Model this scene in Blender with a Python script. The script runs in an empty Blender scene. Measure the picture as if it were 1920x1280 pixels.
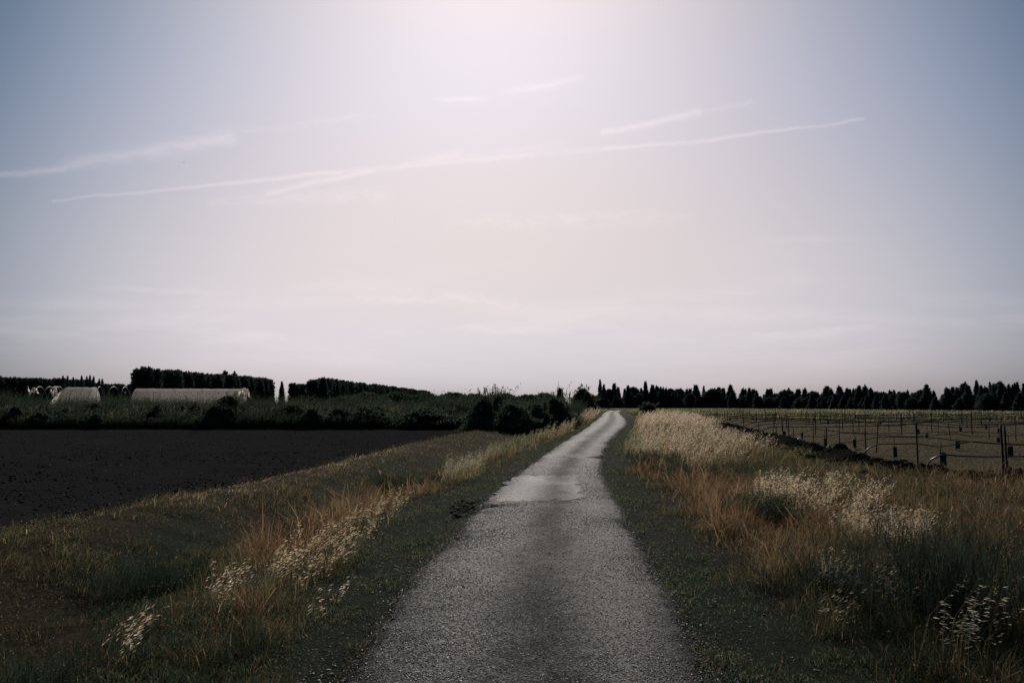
import bpy, math, random
import numpy as np
from mathutils import Vector, Matrix
random.seed(7); RNG = np.random.default_rng(11)
S = bpy.context.scene
COL = S.collection

# ------------------------------------------------------------ camera, sky, sun, exposure
EYE = 1.75; FPX = 1493.3; PITCH = math.atan(119 / FPX)
cam_d = bpy.data.cameras.new('camera'); cam = bpy.data.objects.new('camera', cam_d); COL.objects.link(cam)
cam_d.lens = 28.0; cam_d.sensor_width = 36.0; cam_d.clip_start = 0.05; cam_d.clip_end = 60000
cam.location = (0, 0, EYE); cam.rotation_euler = (math.pi / 2 + PITCH, 0, 0)
S.camera = cam
S.render.engine = 'CYCLES'
S.view_settings.view_transform = 'Standard'; S.view_settings.look = 'None'
S.view_settings.exposure = 0.0; S.view_settings.gamma = 1.0

SUN_EL = math.radians(31.0); SUN_AZ = math.radians(-1.5)          # azimuth measured from +Y towards +X
SUN = Vector((math.sin(SUN_AZ) * math.cos(SUN_EL), math.cos(SUN_AZ) * math.cos(SUN_EL), math.sin(SUN_EL)))
sl = bpy.data.lights.new('sun', 'SUN'); so = bpy.data.objects.new('sun', sl); COL.objects.link(so)
sl.energy = 3.2; sl.angle = math.radians(0.5); sl.color = (1.0, 0.93, 0.86)
so.rotation_euler = (-SUN).to_track_quat('-Z', 'Y').to_euler()
so.location = SUN * 200

def ray(px, py):
    """world direction through a pixel of the 1920x1280 photograph"""
    x = (px - 960) / FPX; y = -(py - 640) / FPX
    c, s = math.cos(PITCH), math.sin(PITCH)
    return Vector((x, c - s * y, s + c * y))
def gp(px, py, z=0.0):                       # point on the level z
    r = ray(px, py); k = (z - EYE) / r.z
    return Vector((r.x * k, r.y * k, z))
def dp(px, py, Y):                           # point at distance Y ahead
    r = ray(px, py); k = Y / r.y
    return Vector((r.x * k, Y, EYE + r.z * k))

class NT:
    def __init__(s, tree): s.t = tree
    def n(s, kind, **kw):
        nd = s.t.nodes.new(kind)
        for k, v in kw.items():
            if k.startswith('i_'):
                nd.inputs[k[2:].replace('_', ' ')].default_value = v
            else: setattr(nd, k, v)
        return nd
    def m(s, op, a, b=None, c=None, clamp=False):
        nd = s.t.nodes.new('ShaderNodeMath'); nd.operation = op; nd.use_clamp = clamp
        for i, v in enumerate((a, b, c)):
            if v is None: continue
            if isinstance(v, (int, float)): nd.inputs[i].default_value = v
            else: s.t.links.new(v, nd.inputs[i])
        return nd.outputs[0]
    def mix(s, f, a, b, mode='MIX'):
        nd = s.t.nodes.new('ShaderNodeMix'); nd.data_type = 'RGBA'; nd.blend_type = mode
        for i, v in ((0, f), (6, a), (7, b)):
            if isinstance(v, (int, float)): nd.inputs[i].default_value = v
            elif isinstance(v, tuple): nd.inputs[i].default_value = (*v, 1) if len(v) == 3 else v
            else: s.t.links.new(v, nd.inputs[i])
        return nd.outputs[2]
    def sm(s, x, lo, hi):
        nd = s.t.nodes.new('ShaderNodeMapRange'); nd.interpolation_type = 'SMOOTHSTEP'
        s.t.links.new(x, nd.inputs[0]); nd.inputs[1].default_value = lo; nd.inputs[2].default_value = hi
        return nd.outputs[0]
    def l(s, a, b): s.t.links.new(a, b)

def build_world():
    w = bpy.data.worlds.new('World'); S.world = w; w.use_nodes = True
    t = w.node_tree; t.nodes.clear(); g = NT(t)
    out = g.n('ShaderNodeOutputWorld'); bg = g.n('ShaderNodeBackground'); g.l(bg.outputs[0], out.inputs[0])
    sky = g.n('ShaderNodeTexSky', sky_type='NISHITA', sun_disc=False, sun_elevation=SUN_EL,
              sun_rotation=SUN_AZ, altitude=0, air_density=1.0, dust_density=2.5, ozone_density=1.0)
    tc = g.n('ShaderNodeTexCoord')
    sep = g.n('ShaderNodeSeparateXYZ'); g.l(tc.outputs['Generated'], sep.inputs[0])
    X, Y, Z = sep.outputs
    # camera-like highlight roll-off, then a fitted tone dimming the sky's sides, over elevation and azimuth
    sp3 = g.n('ShaderNodeSeparateColor'); g.l(sky.outputs[0], sp3.inputs[0])
    a_ = g.m('SUBTRACT', g.m('ARCTAN2', X, Y), math.radians(0.8)); a_ = g.m('MINIMUM', g.m('ABSOLUTE', a_), .66)
    e_ = g.m('MINIMUM', g.m('MAXIMUM', g.m('ARCSINE', Z), 0.0), .56)
    a2 = g.m('MULTIPLY', a_, a_); a4 = g.m('MULTIPLY', a2, a2); ee = g.m('MULTIPLY', e_, e_)
    ft = [None, a2, a4, e_, ee, g.m('MULTIPLY', e_, a2), g.m('MULTIPLY', ee, a2), g.m('MULTIPLY', ee, e_)]
    cmb = g.n('ShaderNodeCombineColor')
    for ch in range(3):
        n_ = sp3.outputs[ch]; n_ = g.m('DIVIDE', n_, g.m('ADD', g.m('DIVIDE', n_, 25.0), 1.0))
        q = SKYFIT[ch][0] + math.log(1 / STR)
        acc = None
        for k in range(1, 8):
            acc = g.m('MULTIPLY_ADD', ft[k], SKYFIT[ch][k], q if acc is None else acc)
        g.l(g.m('MULTIPLY', n_, g.m('EXPONENT', acc)), cmb.inputs[ch])
    s2 = cmb; fall = g.m('EXPONENT', g.m('MULTIPLY', a2, -3.0))
    # ---- thin clouds and vapour trails, as directions seen from the ground (u = x/y, v = z/y)
    ys = g.m('MAXIMUM', Y, 0.05)
    u = g.m('DIVIDE', X, ys); v = g.m('DIVIDE', Z, ys)
    uv = g.n('ShaderNodeCombineXYZ'); g.l(u, uv.inputs[0]); g.l(v, uv.inputs[1])
    def noise(sx, sy, scale, detail=5, rough=0.6, off=0.0, rot=0.0):
        mp = g.n('ShaderNodeMapping'); g.l(uv.outputs[0], mp.inputs[0])
        mp.inputs['Scale'].default_value = (sx, sy, 1); mp.inputs['Location'].default_value = (off, off * .7, off); mp.inputs['Rotation'].default_value = (0, 0, rot)
        nz = g.n('ShaderNodeTexNoise'); nz.inputs['Scale'].default_value = scale; nz.inputs['Detail'].default_value = detail; nz.inputs['Roughness'].default_value = rough
        g.l(mp.outputs[0], nz.inputs['Vector']); return nz.outputs['Fac']
    warp = g.m('MULTIPLY', g.m('SUBTRACT', noise(1, 1, 14, 6), 0.5), 0.012)
    vw = g.m('ADD', v, warp)
    fine = noise(1, 2.4, 34, 6, 0.7, 3.1, -0.1)
    soft = noise(1, 3, 6, 4, 0.6, 8.0)
    total = None
    def add(x):
        nonlocal total
        total = x if total is None else g.m('MAXIMUM', total, x)
    def seg(a, b, w0, w1, gain, sharp=1.0, nz=None, lo=.25, hi=.6, fade=None):
        ra, rb = ray(*a), ray(*b)
        ax, ay, bx, by = ra.x / ra.y, ra.z / ra.y, rb.x / rb.y, rb.z / rb.y
        dx, dy = bx - ax, by - ay; L2 = dx * dx + dy * dy
        px = g.m('SUBTRACT', u, ax); py = g.m('SUBTRACT', vw, ay)
        h = g.m('DIVIDE', g.m('ADD', g.m('MULTIPLY', px, dx), g.m('MULTIPLY', py, dy)), L2, clamp=False)
        hc = g.m('MINIMUM', g.m('MAXIMUM', h, 0.0), 1.0)
        ex = g.m('SUBTRACT', px, g.m('MULTIPLY', hc, dx)); ey = g.m('SUBTRACT', py, g.m('MULTIPLY', hc, dy))
        d = g.m('SQRT', g.m('ADD', g.m('MULTIPLY', ex, ex), g.m('MULTIPLY', ey, ey)))
        w = g.m('ADD', g.m('MULTIPLY', hc, (w1 - w0) / FPX), w0 / FPX)
        k = g.m('EXPONENT', g.m('MULTIPLY', g.m('POWER', g.m('DIVIDE', d, w), 2.0 * sharp), -1.0))
        if nz is not None: k = g.m('MULTIPLY', k, g.sm(nz, lo, hi))
        if fade: k = g.m('MULTIPLY', k, g.m('POWER', g.m('MULTIPLY', g.m('MULTIPLY', hc, g.m('SUBTRACT', 1.0, hc)), 4.0), fade))
        add(g.m('MULTIPLY', k, gain))
    # upper-left broad streak
    seg((-60, 334), (120, 315), 4, 9, .62, nz=fine, lo=.1, hi=.55); seg((120, 311), (430, 258), 13, 14, .58, nz=fine, lo=.2, hi=.62)
    seg((430, 250), (700, 215), 7, 7, .22, nz=fine, lo=.35, hi=.7)
    # long trail and its branch
    seg((100, 377), (640, 323), 2.6, 4.5, .46, nz=fine, lo=0., hi=.42); seg((640, 323), (1000, 290), 4.5, 7, .26, nz=fine, lo=.1, hi=.5); seg((1000, 290), (1130, 279), 7, 5, .14)
    seg((1130, 279), (1330, 262), 4, 4, .34, nz=fine, lo=0., hi=.45); seg((1330, 262), (1560, 232), 4, 3, .46, nz=fine, lo=0., hi=.42); seg((1560, 232), (1618, 223), 3, 3, .56)
    seg((500, 362), (700, 320), 6, 6, .42, nz=fine, lo=.1, hi=.5); seg((700, 320), (860, 292), 6, 9, .26, nz=fine, lo=.1, hi=.55); seg((780, 306), (1080, 268), 6, 6, .2, nz=fine, lo=.2, hi=.6, fade=.9)
    seg((400, 378), (720, 366), 12, 16, .26, nz=fine, lo=.3, hi=.65)
    # upper-right short trail
    seg((1130, 250), (1310, 212), 6, 7, .42, nz=fine, lo=.1, hi=.55); seg((1310, 212), (1410, 190), 5, 5, .16)
    # faint high wisps
    seg((810, 186), (920, 186), 5, 5, .34, nz=fine, lo=.1, hi=.5, fade=.8); seg((930, 178), (1100, 144), 9, 6, .34, nz=fine, lo=.2, hi=.6, fade=.8)
    seg((820, 418), (1320, 408), 16, 14, .34, nz=fine, lo=.3, hi=.7, fade=1.0)
    seg((150, 540), (460, 552), 6, 6, .34, nz=fine, lo=.2, hi=.6, fade=.9); seg((-300, 572), (650, 566), 15, 15, .34, nz=soft, lo=.3, hi=.7, fade=.6)
    seg((640, 556), (880, 566), 7, 9, .34, nz=fine, lo=.2, hi=.6, fade=.8); seg((720, 540), (1080, 588), 13, 13, .32, nz=fine, lo=.25, hi=.65, fade=.8)
    seg((850, 584), (1660, 592), 16, 16, .34, nz=soft, lo=.25, hi=.65, fade=.8); seg((1400, 590), (2200, 622), 12, 12, .26, nz=soft, lo=.3, hi=.65, fade=.7)
    seg((1300, 546), (1440, 550), 4, 4, .24, fade=.8); seg((1400, 450), (1660, 450), 7, 7, .16, fade=1.0)
    bank = g.m('MULTIPLY', g.sm(noise(1, 6, 4, 5, .55, 5.0), .45, .75), g.m('EXPONENT', g.m('MULTIPLY', g.m('ABSOLUTE', g.m('SUBTRACT', v, .09)), -22.0)))
    add(g.m('MULTIPLY', bank, .6))
    cc = g.n('ShaderNodeVectorMath', operation='SCALE'); g.l(s2.outputs[0], cc.inputs[0]); cc.inputs['Scale'].default_value = 1.0
    cadd = g.n('ShaderNodeVectorMath', operation='SCALE'); cadd.inputs[0].default_value = WS['cloud']; g.l(g.m('MULTIPLY', total, g.m('ADD', g.m('MULTIPLY', fall, .6), .4)), cadd.inputs['Scale'])
    s3 = g.n('ShaderNodeVectorMath', operation='ADD'); g.l(s2.outputs[0], s3.inputs[0]); g.l(cadd.outputs[0], s3.inputs[1])
    g.l(s3.outputs[0], bg.inputs[0]); bg.inputs[1].default_value = WS['str']
STR = 0.05
SKYFIT = [[-2.9925, 2.223, -8.2158, 3.0507, -12.3902, 1.3248, -11.0784, 13.7738], [-2.8110, 1.8861, -6.8086, 0.469, -2.9428, 1.9592, -8.3, 3.1549], [-2.1900, 1.6797, -6.33, -5.2475, 17.1616, 3.3828, -9.6992, -18.4388]]
WS = dict(cloud=(4.6, 3.5, 3.3), str=STR)
build_world()

# ------------------------------------------------------------ helpers
def tag(o, label=None, cat=None, group=None, kind=None):
    if label: o['label'] = label
    if cat: o['category'] = cat
    if group: o['group'] = group
    if kind: o['kind'] = kind
    return o
def empty(name, loc, rz=0.0):
    o = bpy.data.objects.new(name, None); o.empty_display_size = .2; COL.objects.link(o); o.location = loc; o.rotation_euler = (0, 0, rz); return o
def mesh(name, V, F, mat=None, parent=None, smooth=False, attrs=None, data_only=False):
    V = np.asarray(V, dtype=np.float32).reshape(-1, 3)
    m = bpy.data.meshes.new(name)
    if isinstance(F, np.ndarray):
        k = F.shape[1]; nf = len(F)
        m.vertices.add(len(V)); m.vertices.foreach_set('co', V.ravel())
        m.loops.add(nf * k); m.loops.foreach_set('vertex_index', F.astype(np.int32).ravel())
        m.polygons.add(nf); m.polygons.foreach_set('loop_start', np.arange(0, nf * k, k, dtype=np.int32))
        m.polygons.foreach_set('loop_total', np.full(nf, k, dtype=np.int32))
        m.update(calc_edges=True)
    else:
        m.from_pydata(V.tolist(), [], F); m.update()
    if attrs:
        for an, av in attrs.items():
            av = np.asarray(av, dtype=np.float32)
            if av.ndim == 2:
                if av.shape[1] == 3: av = np.concatenate([av, np.ones((len(av), 1), np.float32)], 1)
                a = m.attributes.new(an, 'FLOAT_COLOR', 'POINT'); a.data.foreach_set('color', av.ravel())
            else:
                a = m.attributes.new(an, 'FLOAT', 'POINT'); a.data.foreach_set('value', av.ravel())
    if smooth: m.polygons.foreach_set('use_smooth', np.ones(len(m.polygons), dtype=bool))
    if mat: m.materials.append(mat)
    if data_only: return m
    o = bpy.data.objects.new(name, m); COL.objects.link(o)
    if parent: o.parent = parent
    return o
def copy_tree(o, parent=None):
    c = o.copy(); COL.objects.link(c); c.parent = parent
    for ch in list(o.children): copy_tree(ch, c)
    return c

def hash2(ix, iy, seed):
    h = (ix.astype(np.int64) * 374761393 + iy.astype(np.int64) * 668265263 + seed * 1274126177) & 0xffffffff
    h = ((h ^ (h >> 13)) * 1274126177) & 0xffffffff
    return ((h ^ (h >> 16)) & 0xffffff) / float(0xffffff)
def vnoise(x, y, seed=0):
    x = np.asarray(x, float); y = np.asarray(y, float)
    ix = np.floor(x); iy = np.floor(y); fx = x - ix; fy = y - iy
    fx = fx * fx * (3 - 2 * fx); fy = fy * fy * (3 - 2 * fy)
    a = hash2(ix, iy, seed); b = hash2(ix + 1, iy, seed); c = hash2(ix, iy + 1, seed); d = hash2(ix + 1, iy + 1, seed)
    return (a * (1 - fx) + b * fx) * (1 - fy) + (c * (1 - fx) + d * fx) * fy
def fbm(x, y, seed=0, o=4, g=.5):
    s = 0; a = 1; t = 0
    for i in range(o):
        s = s + a * vnoise(x * 2 ** i + 17 * i, y * 2 ** i - 9 * i, seed + i); t += a; a *= g
    return s / t
def sstep(x, a, b):
    t = np.clip((x - a) / (b - a), 0, 1); return t * t * (3 - 2 * t)

# ------------------------------------------------------------ the lie of the land
LP = [(640,1280),(690,1200),(752,1100),(830,1020),(862,985),(895,955),(915,935),(955,900),(1008,862),(1055,830),(1100,801),(1120,786),(1129,778),(1133,773),(1147,769.5)]
RP = [(1345,1280),(1308,1200),(1252,1100),(1205,1020),(1183,985),(1165,955),(1154,935),(1135,900),(1128,868),(1139,832),(1163,808),(1176,794),(1172,784),(1163,776),(1160,772.5),(1168,769.5)]
def prep(P, dx):
    a = [gp(*p) for p in P]
    xs = [a[0].x + dx * 0 - (a[1].x - a[0].x) * 6] + [p.x for p in a]; ys = [a[0].y - (a[1].y - a[0].y) * 6] + [p.y for p in a]
    xs += [xs[-1] - 14, xs[-1] - 60]; ys += [ys[-1] + 60, ys[-1] + 300]
    return np.array(ys), np.array(xs)
LY, LX = prep(LP, 0); RY, RX = prep(RP, 0)
def smooth_interp(Y, ys, xs):
    # Catmull-style smoothing: average of shifted samples, window grows with distance
    w = 0.05 * np.abs(Y) + .3
    return sum(np.interp(Y + k * w, ys, xs) for k in (-1.5, -.75, 0, .75, 1.5)) / 5
def xL(Y): return smooth_interp(Y, LY, LX)
def xR(Y): return smooth_interp(Y, RY, RX)
CR = [gp(x, y, -.05) for x, y in ((-300,1085),(0,1010),(200,965),(400,922),(560,886),(640,868),(760,836),(860,813),(930,803))]
CY = np.array([-40, 2] + [p.y for p in CR[1:]] + [90, 400, 2000.]); CX = np.array([-7.6, -7.4] + [p.x for p in CR[1:]] + [0.5, 0.5, 0.5])
def xC(Y): return smooth_interp(Y, CY, CX)
ER = [gp(x, y) for x, y in ((1905,900),(1740,888),(1600,864),(1450,824),(1380,804),(1300,785))]
EY = np.array([p.y for p in ER]); EX = np.array([p.x for p in ER])
EY = np.concatenate([EY, [170, 400, 2000]]); EX = np.concatenate([EX, [36, 80, 300]])
def xE(Y): return np.interp(Y, EY, EX)
FIELD_END = 66.0; FIELD_Z = -0.30
def ground_z(X, Y, raw=False):
    X = np.asarray(X, float); Y = np.asarray(Y, float)
    l = xL(Y); r = xR(Y); c = xC(Y); uL = l - X; uR = X - r
    n = (fbm(X * .35, Y * .35, 3) - .5); n2 = (fbm(X * 1.7, Y * 1.7, 8) - .5)
    z = np.zeros_like(X)
    # left: shoulder, shallow ditch, bank crest, field
    wd = np.maximum(l - c, 3.5); q = uL / wd
    fade = 1 - sstep(Y, 45, 75)
    ditch = -0.42 * np.exp(-((q - .58) / .22) ** 2) * fade
    inL = sstep(uL, .1, 1.0)
    z = z + inL * (ditch - .03 + .10 * n + .06 * n2)
    past = sstep(X * -1 + c, -.1, 1.1) * (1 - sstep(Y, FIELD_END - 1, FIELD_END + 2))
    z = np.where(X < c + .2, z * (1 - past) + FIELD_Z * past, z)
    far_l = sstep(Y, FIELD_END, FIELD_END + 3) * (X < l)
    z = z + far_l * 0.05
    # right: shoulder, low bank, flat
    inR = sstep(uR, .2, 1.4)
    bank = .20 * np.exp(-((uR - 3.2) / 2.0) ** 2) * sstep(Y, 14, 26)
    z = z + inR * (bank + .10 * n + .05 * n2 - .02)
    # gentle wobble on the shoulders
    z = z + (.05 * n2) * np.maximum(sstep(uL, .0, .4), sstep(uR, .0, .4)) * (np.abs(Y) < 120)
    under = (uL < .0) & (uR < .0)
    z = np.where(under, -.05, z - .012)
    z = z * np.where(Y > 150, np.clip(1 - (Y - 150) / 100, .0, 1), 1)
    if not raw:
        infield = (X < c - .9) & (Y < FIELD_END - .5) & (Y > -20)
        z = np.where(infield, FIELD_Z - .22, z)
    return z

# ------------------------------------------------------------ materials
def new_mat(name):
    m = bpy.data.materials.new(name); m.use_nodes = True; t = m.node_tree; t.nodes.clear(); g = NT(t)
    out = g.n('ShaderNodeOutputMaterial'); return m, g, out
def objco(g): return g.n('ShaderNodeTexCoord').outputs['Object']
def nz(g, co, scale, detail=4, rough=.55, out='Fac', mp=None):
    if mp:
        m = g.n('ShaderNodeMapping'); g.l(co, m.inputs[0]); m.inputs['Scale'].default_value = mp; co = m.outputs[0]
    n = g.n('ShaderNodeTexNoise'); n.inputs['Scale'].default_value = scale; n.inputs['Detail'].default_value = detail; n.inputs['Roughness'].default_value = rough
    g.l(co, n.inputs['Vector']); return n.outputs[out]
def leaf_mat(name, trans=.45, rough=.6, gain=1.0, spec=.2, tgain=1.5):
    m, g, out = new_mat(name)
    a = g.n('ShaderNodeAttribute'); a.attribute_name = 'col'
    p = g.n('ShaderNodeBsdfPrincipled'); p.inputs['Roughness'].default_value = rough; p.inputs['Specular IOR Level'].default_value = spec
    c = g.mix(1.0, a.outputs['Color'], (gain, gain, gain), 'MULTIPLY'); g.l(c, p.inputs['Base Color'])
    tr = g.n('ShaderNodeBsdfTranslucent'); ct = g.mix(1.0, a.outputs['Color'], (gain * tgain,) * 3, 'MULTIPLY'); g.l(ct, tr.inputs['Color'])
    mx = g.n('ShaderNodeMixShader'); mx.inputs[0].default_value = trans; g.l(p.outputs[0], mx.inputs[1]); g.l(tr.outputs[0], mx.inputs[2]); g.l(mx.outputs[0], out.inputs[0])
    return m
def plain_mat(name, col, rough=.7, metal=0.0, var=.3, scale=6.0, spec=.4):
    m, g, out = new_mat(name); co = objco(g)
    p = g.n('ShaderNodeBsdfPrincipled'); p.inputs['Roughness'].default_value = rough; p.inputs['Metallic'].default_value = metal; p.inputs['Specular IOR Level'].default_value = spec
    f = nz(g, co, scale, 5)
    g.l(g.mix(f, tuple(c * (1 - var) for c in col), tuple(min(1, c * (1 + var)) for c in col)), p.inputs['Base Color'])
    b = g.n('ShaderNodeBump'); b.inputs['Strength'].default_value = .3; b.inputs['Distance'].default_value = .01; g.l(nz(g, co, scale * 6), b.inputs['Height']); g.l(b.outputs[0], p.inputs['Normal'])
    g.l(p.outputs[0], out.inputs[0]); return m

def m_ground():
    m, g, out = new_mat('verge_ground'); co = objco(g)
    a = g.n('ShaderNodeAttribute'); a.attribute_name = 'col'
    p = g.n('ShaderNodeBsdfPrincipled'); p.inputs['Roughness'].default_value = .95; p.inputs['Specular IOR Level'].default_value = .02
    n1 = nz(g, co, 7, 8, .72); n2 = nz(g, co, 28, 5, .75)
    k = g.m('ADD', g.m('MULTIPLY', n1, 1.1), g.m('MULTIPLY', n2, .9))
    sc = g.n('ShaderNodeVectorMath', operation='SCALE'); g.l(a.outputs['Color'], sc.inputs[0]); g.l(g.m('MULTIPLY', g.m('POWER', k, 2.6), .85), sc.inputs['Scale'])
    # scattered pale pebbles
    v = g.n('ShaderNodeTexVoronoi'); v.inputs['Scale'].default_value = 38; g.l(co, v.inputs['Vector'])
    vs = g.n('ShaderNodeSeparateColor'); g.l(v.outputs['Color'], vs.inputs[0])
    peb = g.m('MULTIPLY', g.m('GREATER_THAN', vs.outputs[0], .93), g.m('LESS_THAN', v.outputs['Distance'], .34))
    av = g.n('ShaderNodeAttribute'); av.attribute_name = 'peb'
    peb = g.m('MULTIPLY', peb, av.outputs['Fac'])
    g.l(g.mix(peb, sc.outputs[0], (.22, .20, .18)), p.inputs['Base Color'])
    b = g.n('ShaderNodeBump'); b.inputs['Strength'].default_value = 1.0; b.inputs['Distance'].default_value = .09
    g.l(g.m('ADD', n1, g.m('ADD', g.m('MULTIPLY', n2, .5), g.m('MULTIPLY', peb, .3))), b.inputs['Height']); g.l(b.outputs[0], p.inputs['Normal'])
    g.l(p.outputs[0], out.inputs[0]); return m
def m_soil():
    m, g, out = new_mat('ploughed_soil'); co = objco(g)
    p = g.n('ShaderNodeBsdfPrincipled'); p.inputs['Roughness'].default_value = 1.0; p.inputs['Specular IOR Level'].default_value = .0
    n1 = nz(g, co, 1.2, 6, .65); n2 = nz(g, co, 14, 6, .75)
    c = g.mix(n1, (.0140, .0158, .0160), (.0260, .0272, .0262)); c = g.mix(g.sm(n2, .5, .75), c, (.028, .029, .028)); g.l(c, p.inputs['Base Color'])
    b = g.n('ShaderNodeBump'); b.inputs['Strength'].default_value = 1.0; b.inputs['Distance'].default_value = .03; g.l(n2, b.inputs['Height']); g.l(b.outputs[0], p.inputs['Normal'])
    g.l(p.outputs[0], out.inputs[0]); return m
RW = dict(r0=.58, s0=.028, s1=.25, tilt=.13)
def m_road(name='chip_asphalt', patch=False):
    m, g, out = new_mat(name); co = objco(g)
    p = g.n('ShaderNodeBsdfPrincipled')
    v = g.n('ShaderNodeTexVoronoi'); v.inputs['Scale'].default_value = 78; g.l(co, v.inputs['Vector'])
    sp = g.n('ShaderNodeSeparateColor'); g.l(v.outputs['Color'], sp.inputs[0])
    big = nz(g, co, .9, 5, .6, mp=(1, .35, 1)); mid = nz(g, co, 5, 5, .65); fine = nz(g, co, 160, 3, .6)
    ac = g.n('ShaderNodeAttribute'); ac.attribute_name = 'across'
    t = ac.outputs['Fac']
    # worn wheel tracks are paler; the crown of the road keeps its dark binder
    trk = g.m('EXPONENT', g.m('MULTIPLY', g.m('POWER', g.m('DIVIDE', g.m('SUBTRACT', g.m('ABSOLUTE', g.m('ADD', t, -.0)), .52), .30), 2), -1.0))
    dark = g.m('EXPONENT', g.m('MULTIPLY', g.m('POWER', g.m('DIVIDE', g.m('ADD', t, g.m('MULTIPLY', g.m('SUBTRACT', mid, .62), .7)), .34), 2), -1.0))
    wear = g.m('ADD', g.m('MULTIPLY', trk, .75), g.m('MULTIPLY', g.sm(big, .40, .7), .40))
    wear = g.m('MULTIPLY', wear, g.m('SUBTRACT', 1.0, g.m('MULTIPLY', g.m('MULTIPLY', dark, .95), g.sm(nz(g, co, 1.5, 7, .72, mp=(1, .5, 1)), .68, .36))), clamp=True)
    chip = g.m('POWER', sp.outputs[0], 7.0)
    k = g.m('ADD', g.m('MULTIPLY', chip, g.m('ADD', g.m('MULTIPLY', wear, 1.0), .28)), g.m('MULTIPLY', wear, .075))
    lo, hi = ((.0046, .0052, .0062), (.100, .093, .092)) if not patch else ((.012, .0115, .0115), (.10, .092, .09))
    cross = nz(g, co, 1.0, 5, .65, mp=(.35, 1.6, 1)); stain = nz(g, co, 2.2, 6, .7)
    k = g.m('MULTIPLY', k, g.m('ADD', g.m('MULTIPLY', g.sm(cross, .32, .62), .75), .35)); k = g.m('MULTIPLY', k, g.m('ADD', g.m('MULTIPLY', g.sm(stain, .3, .6), .6), .5))
    vc = g.n('ShaderNodeTexVoronoi', feature='DISTANCE_TO_EDGE'); vc.inputs['Scale'].default_value = 1.1
    wv = g.n('ShaderNodeVectorMath', operation='ADD'); g.l(co, wv.inputs[0]); wn = g.n('ShaderNodeTexNoise'); wn.inputs['Scale'].default_value = 2.5; wn.inputs['Detail'].default_value = 5; g.l(co, wn.inputs['Vector']); g.l(wn.outputs['Color'], wv.inputs[1]); g.l(wv.outputs[0], vc.inputs['Vector'])
    crack = g.m('MULTIPLY', g.sm(vc.outputs['Distance'], .022, .004), g.sm(big, .45, .6))
    col = g.mix(k, lo, hi); col = g.mix(g.m('MULTIPLY', crack, .75), col, (.004, .004, .004))
    col = g.mix(g.m('MULTIPLY', g.sm(mid, .5, .8), .4), col, (.02, .021, .022) if not patch else (.07, .064, .062))
    g.l(col, p.inputs['Base Color'])
    g.l(g.m('ADD', g.m('MULTIPLY', sp.outputs[1], .35), RW['r0'] if not patch else RW['r0'] - .04), p.inputs['Roughness'])
    g.l(g.m('ADD', g.m('MULTIPLY', wear, RW['s1']), RW['s0']), p.inputs['Specular IOR Level'])
    b = g.n('ShaderNodeBump'); b.inputs['Strength'].default_value = .95 if not patch else .8; b.inputs['Distance'].default_value = .006
    hgt = g.m('ADD', g.m('MULTIPLY', g.m('SUBTRACT', 1.0, v.outputs['Distance']), .8), g.m('ADD', g.m('MULTIPLY', sp.outputs[2], .7), g.m('MULTIPLY', fine, .5)))
    g.l(hgt, b.inputs['Height'])
    b2 = g.n('ShaderNodeBump'); b2.inputs['Strength'].default_value = .6; b2.inputs['Distance'].default_value = .03; g.l(mid, b2.inputs['Height']); g.l(b.outputs[0], b2.inputs['Normal'])
    # every chip of stone lies at its own tilt
    v1 = g.n('ShaderNodeVectorMath', operation='SUBTRACT'); g.l(v.outputs['Color'], v1.inputs[0]); v1.inputs[1].default_value = (.5, .5, .5)
    v2 = g.n('ShaderNodeVectorMath', operation='SCALE'); g.l(v1.outputs[0], v2.inputs[0]); v2.inputs['Scale'].default_value = RW['tilt'] * (.8 if patch else 1)
    v3 = g.n('ShaderNodeVectorMath', operation='ADD'); g.l(v2.outputs[0], v3.inputs[0]); g.l(b2.outputs[0], v3.inputs[1])
    v4 = g.n('ShaderNodeVectorMath', operation='NORMALIZE'); g.l(v3.outputs[0], v4.inputs[0]); g.l(v4.outputs[0], p.inputs['Normal'])
    g.l(p.outputs[0], out.inputs[0]); return m
M = dict(ground=m_ground(), soil=m_soil(), road=m_road(), patch=m_road('worn_asphalt', True),
         grass=leaf_mat('grass_blade', .55, .8, .80, .0, 1.6), oat=leaf_mat('oat_spikelet', .70, .5, .85, .2, 1.45),
         leaf=leaf_mat('dark_foliage', .35, .9, 1.1, .0, 1.3), bark=plain_mat('bark', (.05, .042, .035)),
         stake=plain_mat('weathered_stake', (.035, .028, .022), .8), hose=plain_mat('black_hose', (.012, .012, .012), .35, 0, .2, 6, .5),
         guard=plain_mat('green_guard_mesh', (.010, .022, .017), .7), metal=plain_mat('galvanised_hoop', (.20, .20, .19), .55, .5),
         clod=plain_mat('soil_clod', (.018, .0195, .0195), 1.0, 0, .3, 9, .05), stone=plain_mat('pale_stone', (.17, .16, .15), .7), ridge=plain_mat('damp_earth', (.014, .0145, .0135), 1.0, 0, .4, 7, .0), chip=plain_mat('stone_chip', (.026, .0255, .0265), .6, 0, .6, 40, .3), pale_chip=plain_mat('pale_stone_chip', (.26, .25, .245), .30, 0, .4, 40, .6), grit=plain_mat('dark_grit', (.045, .043, .041), .6),
         bird=plain_mat('dark_plumage', (.02, .02, .022)))

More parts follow.
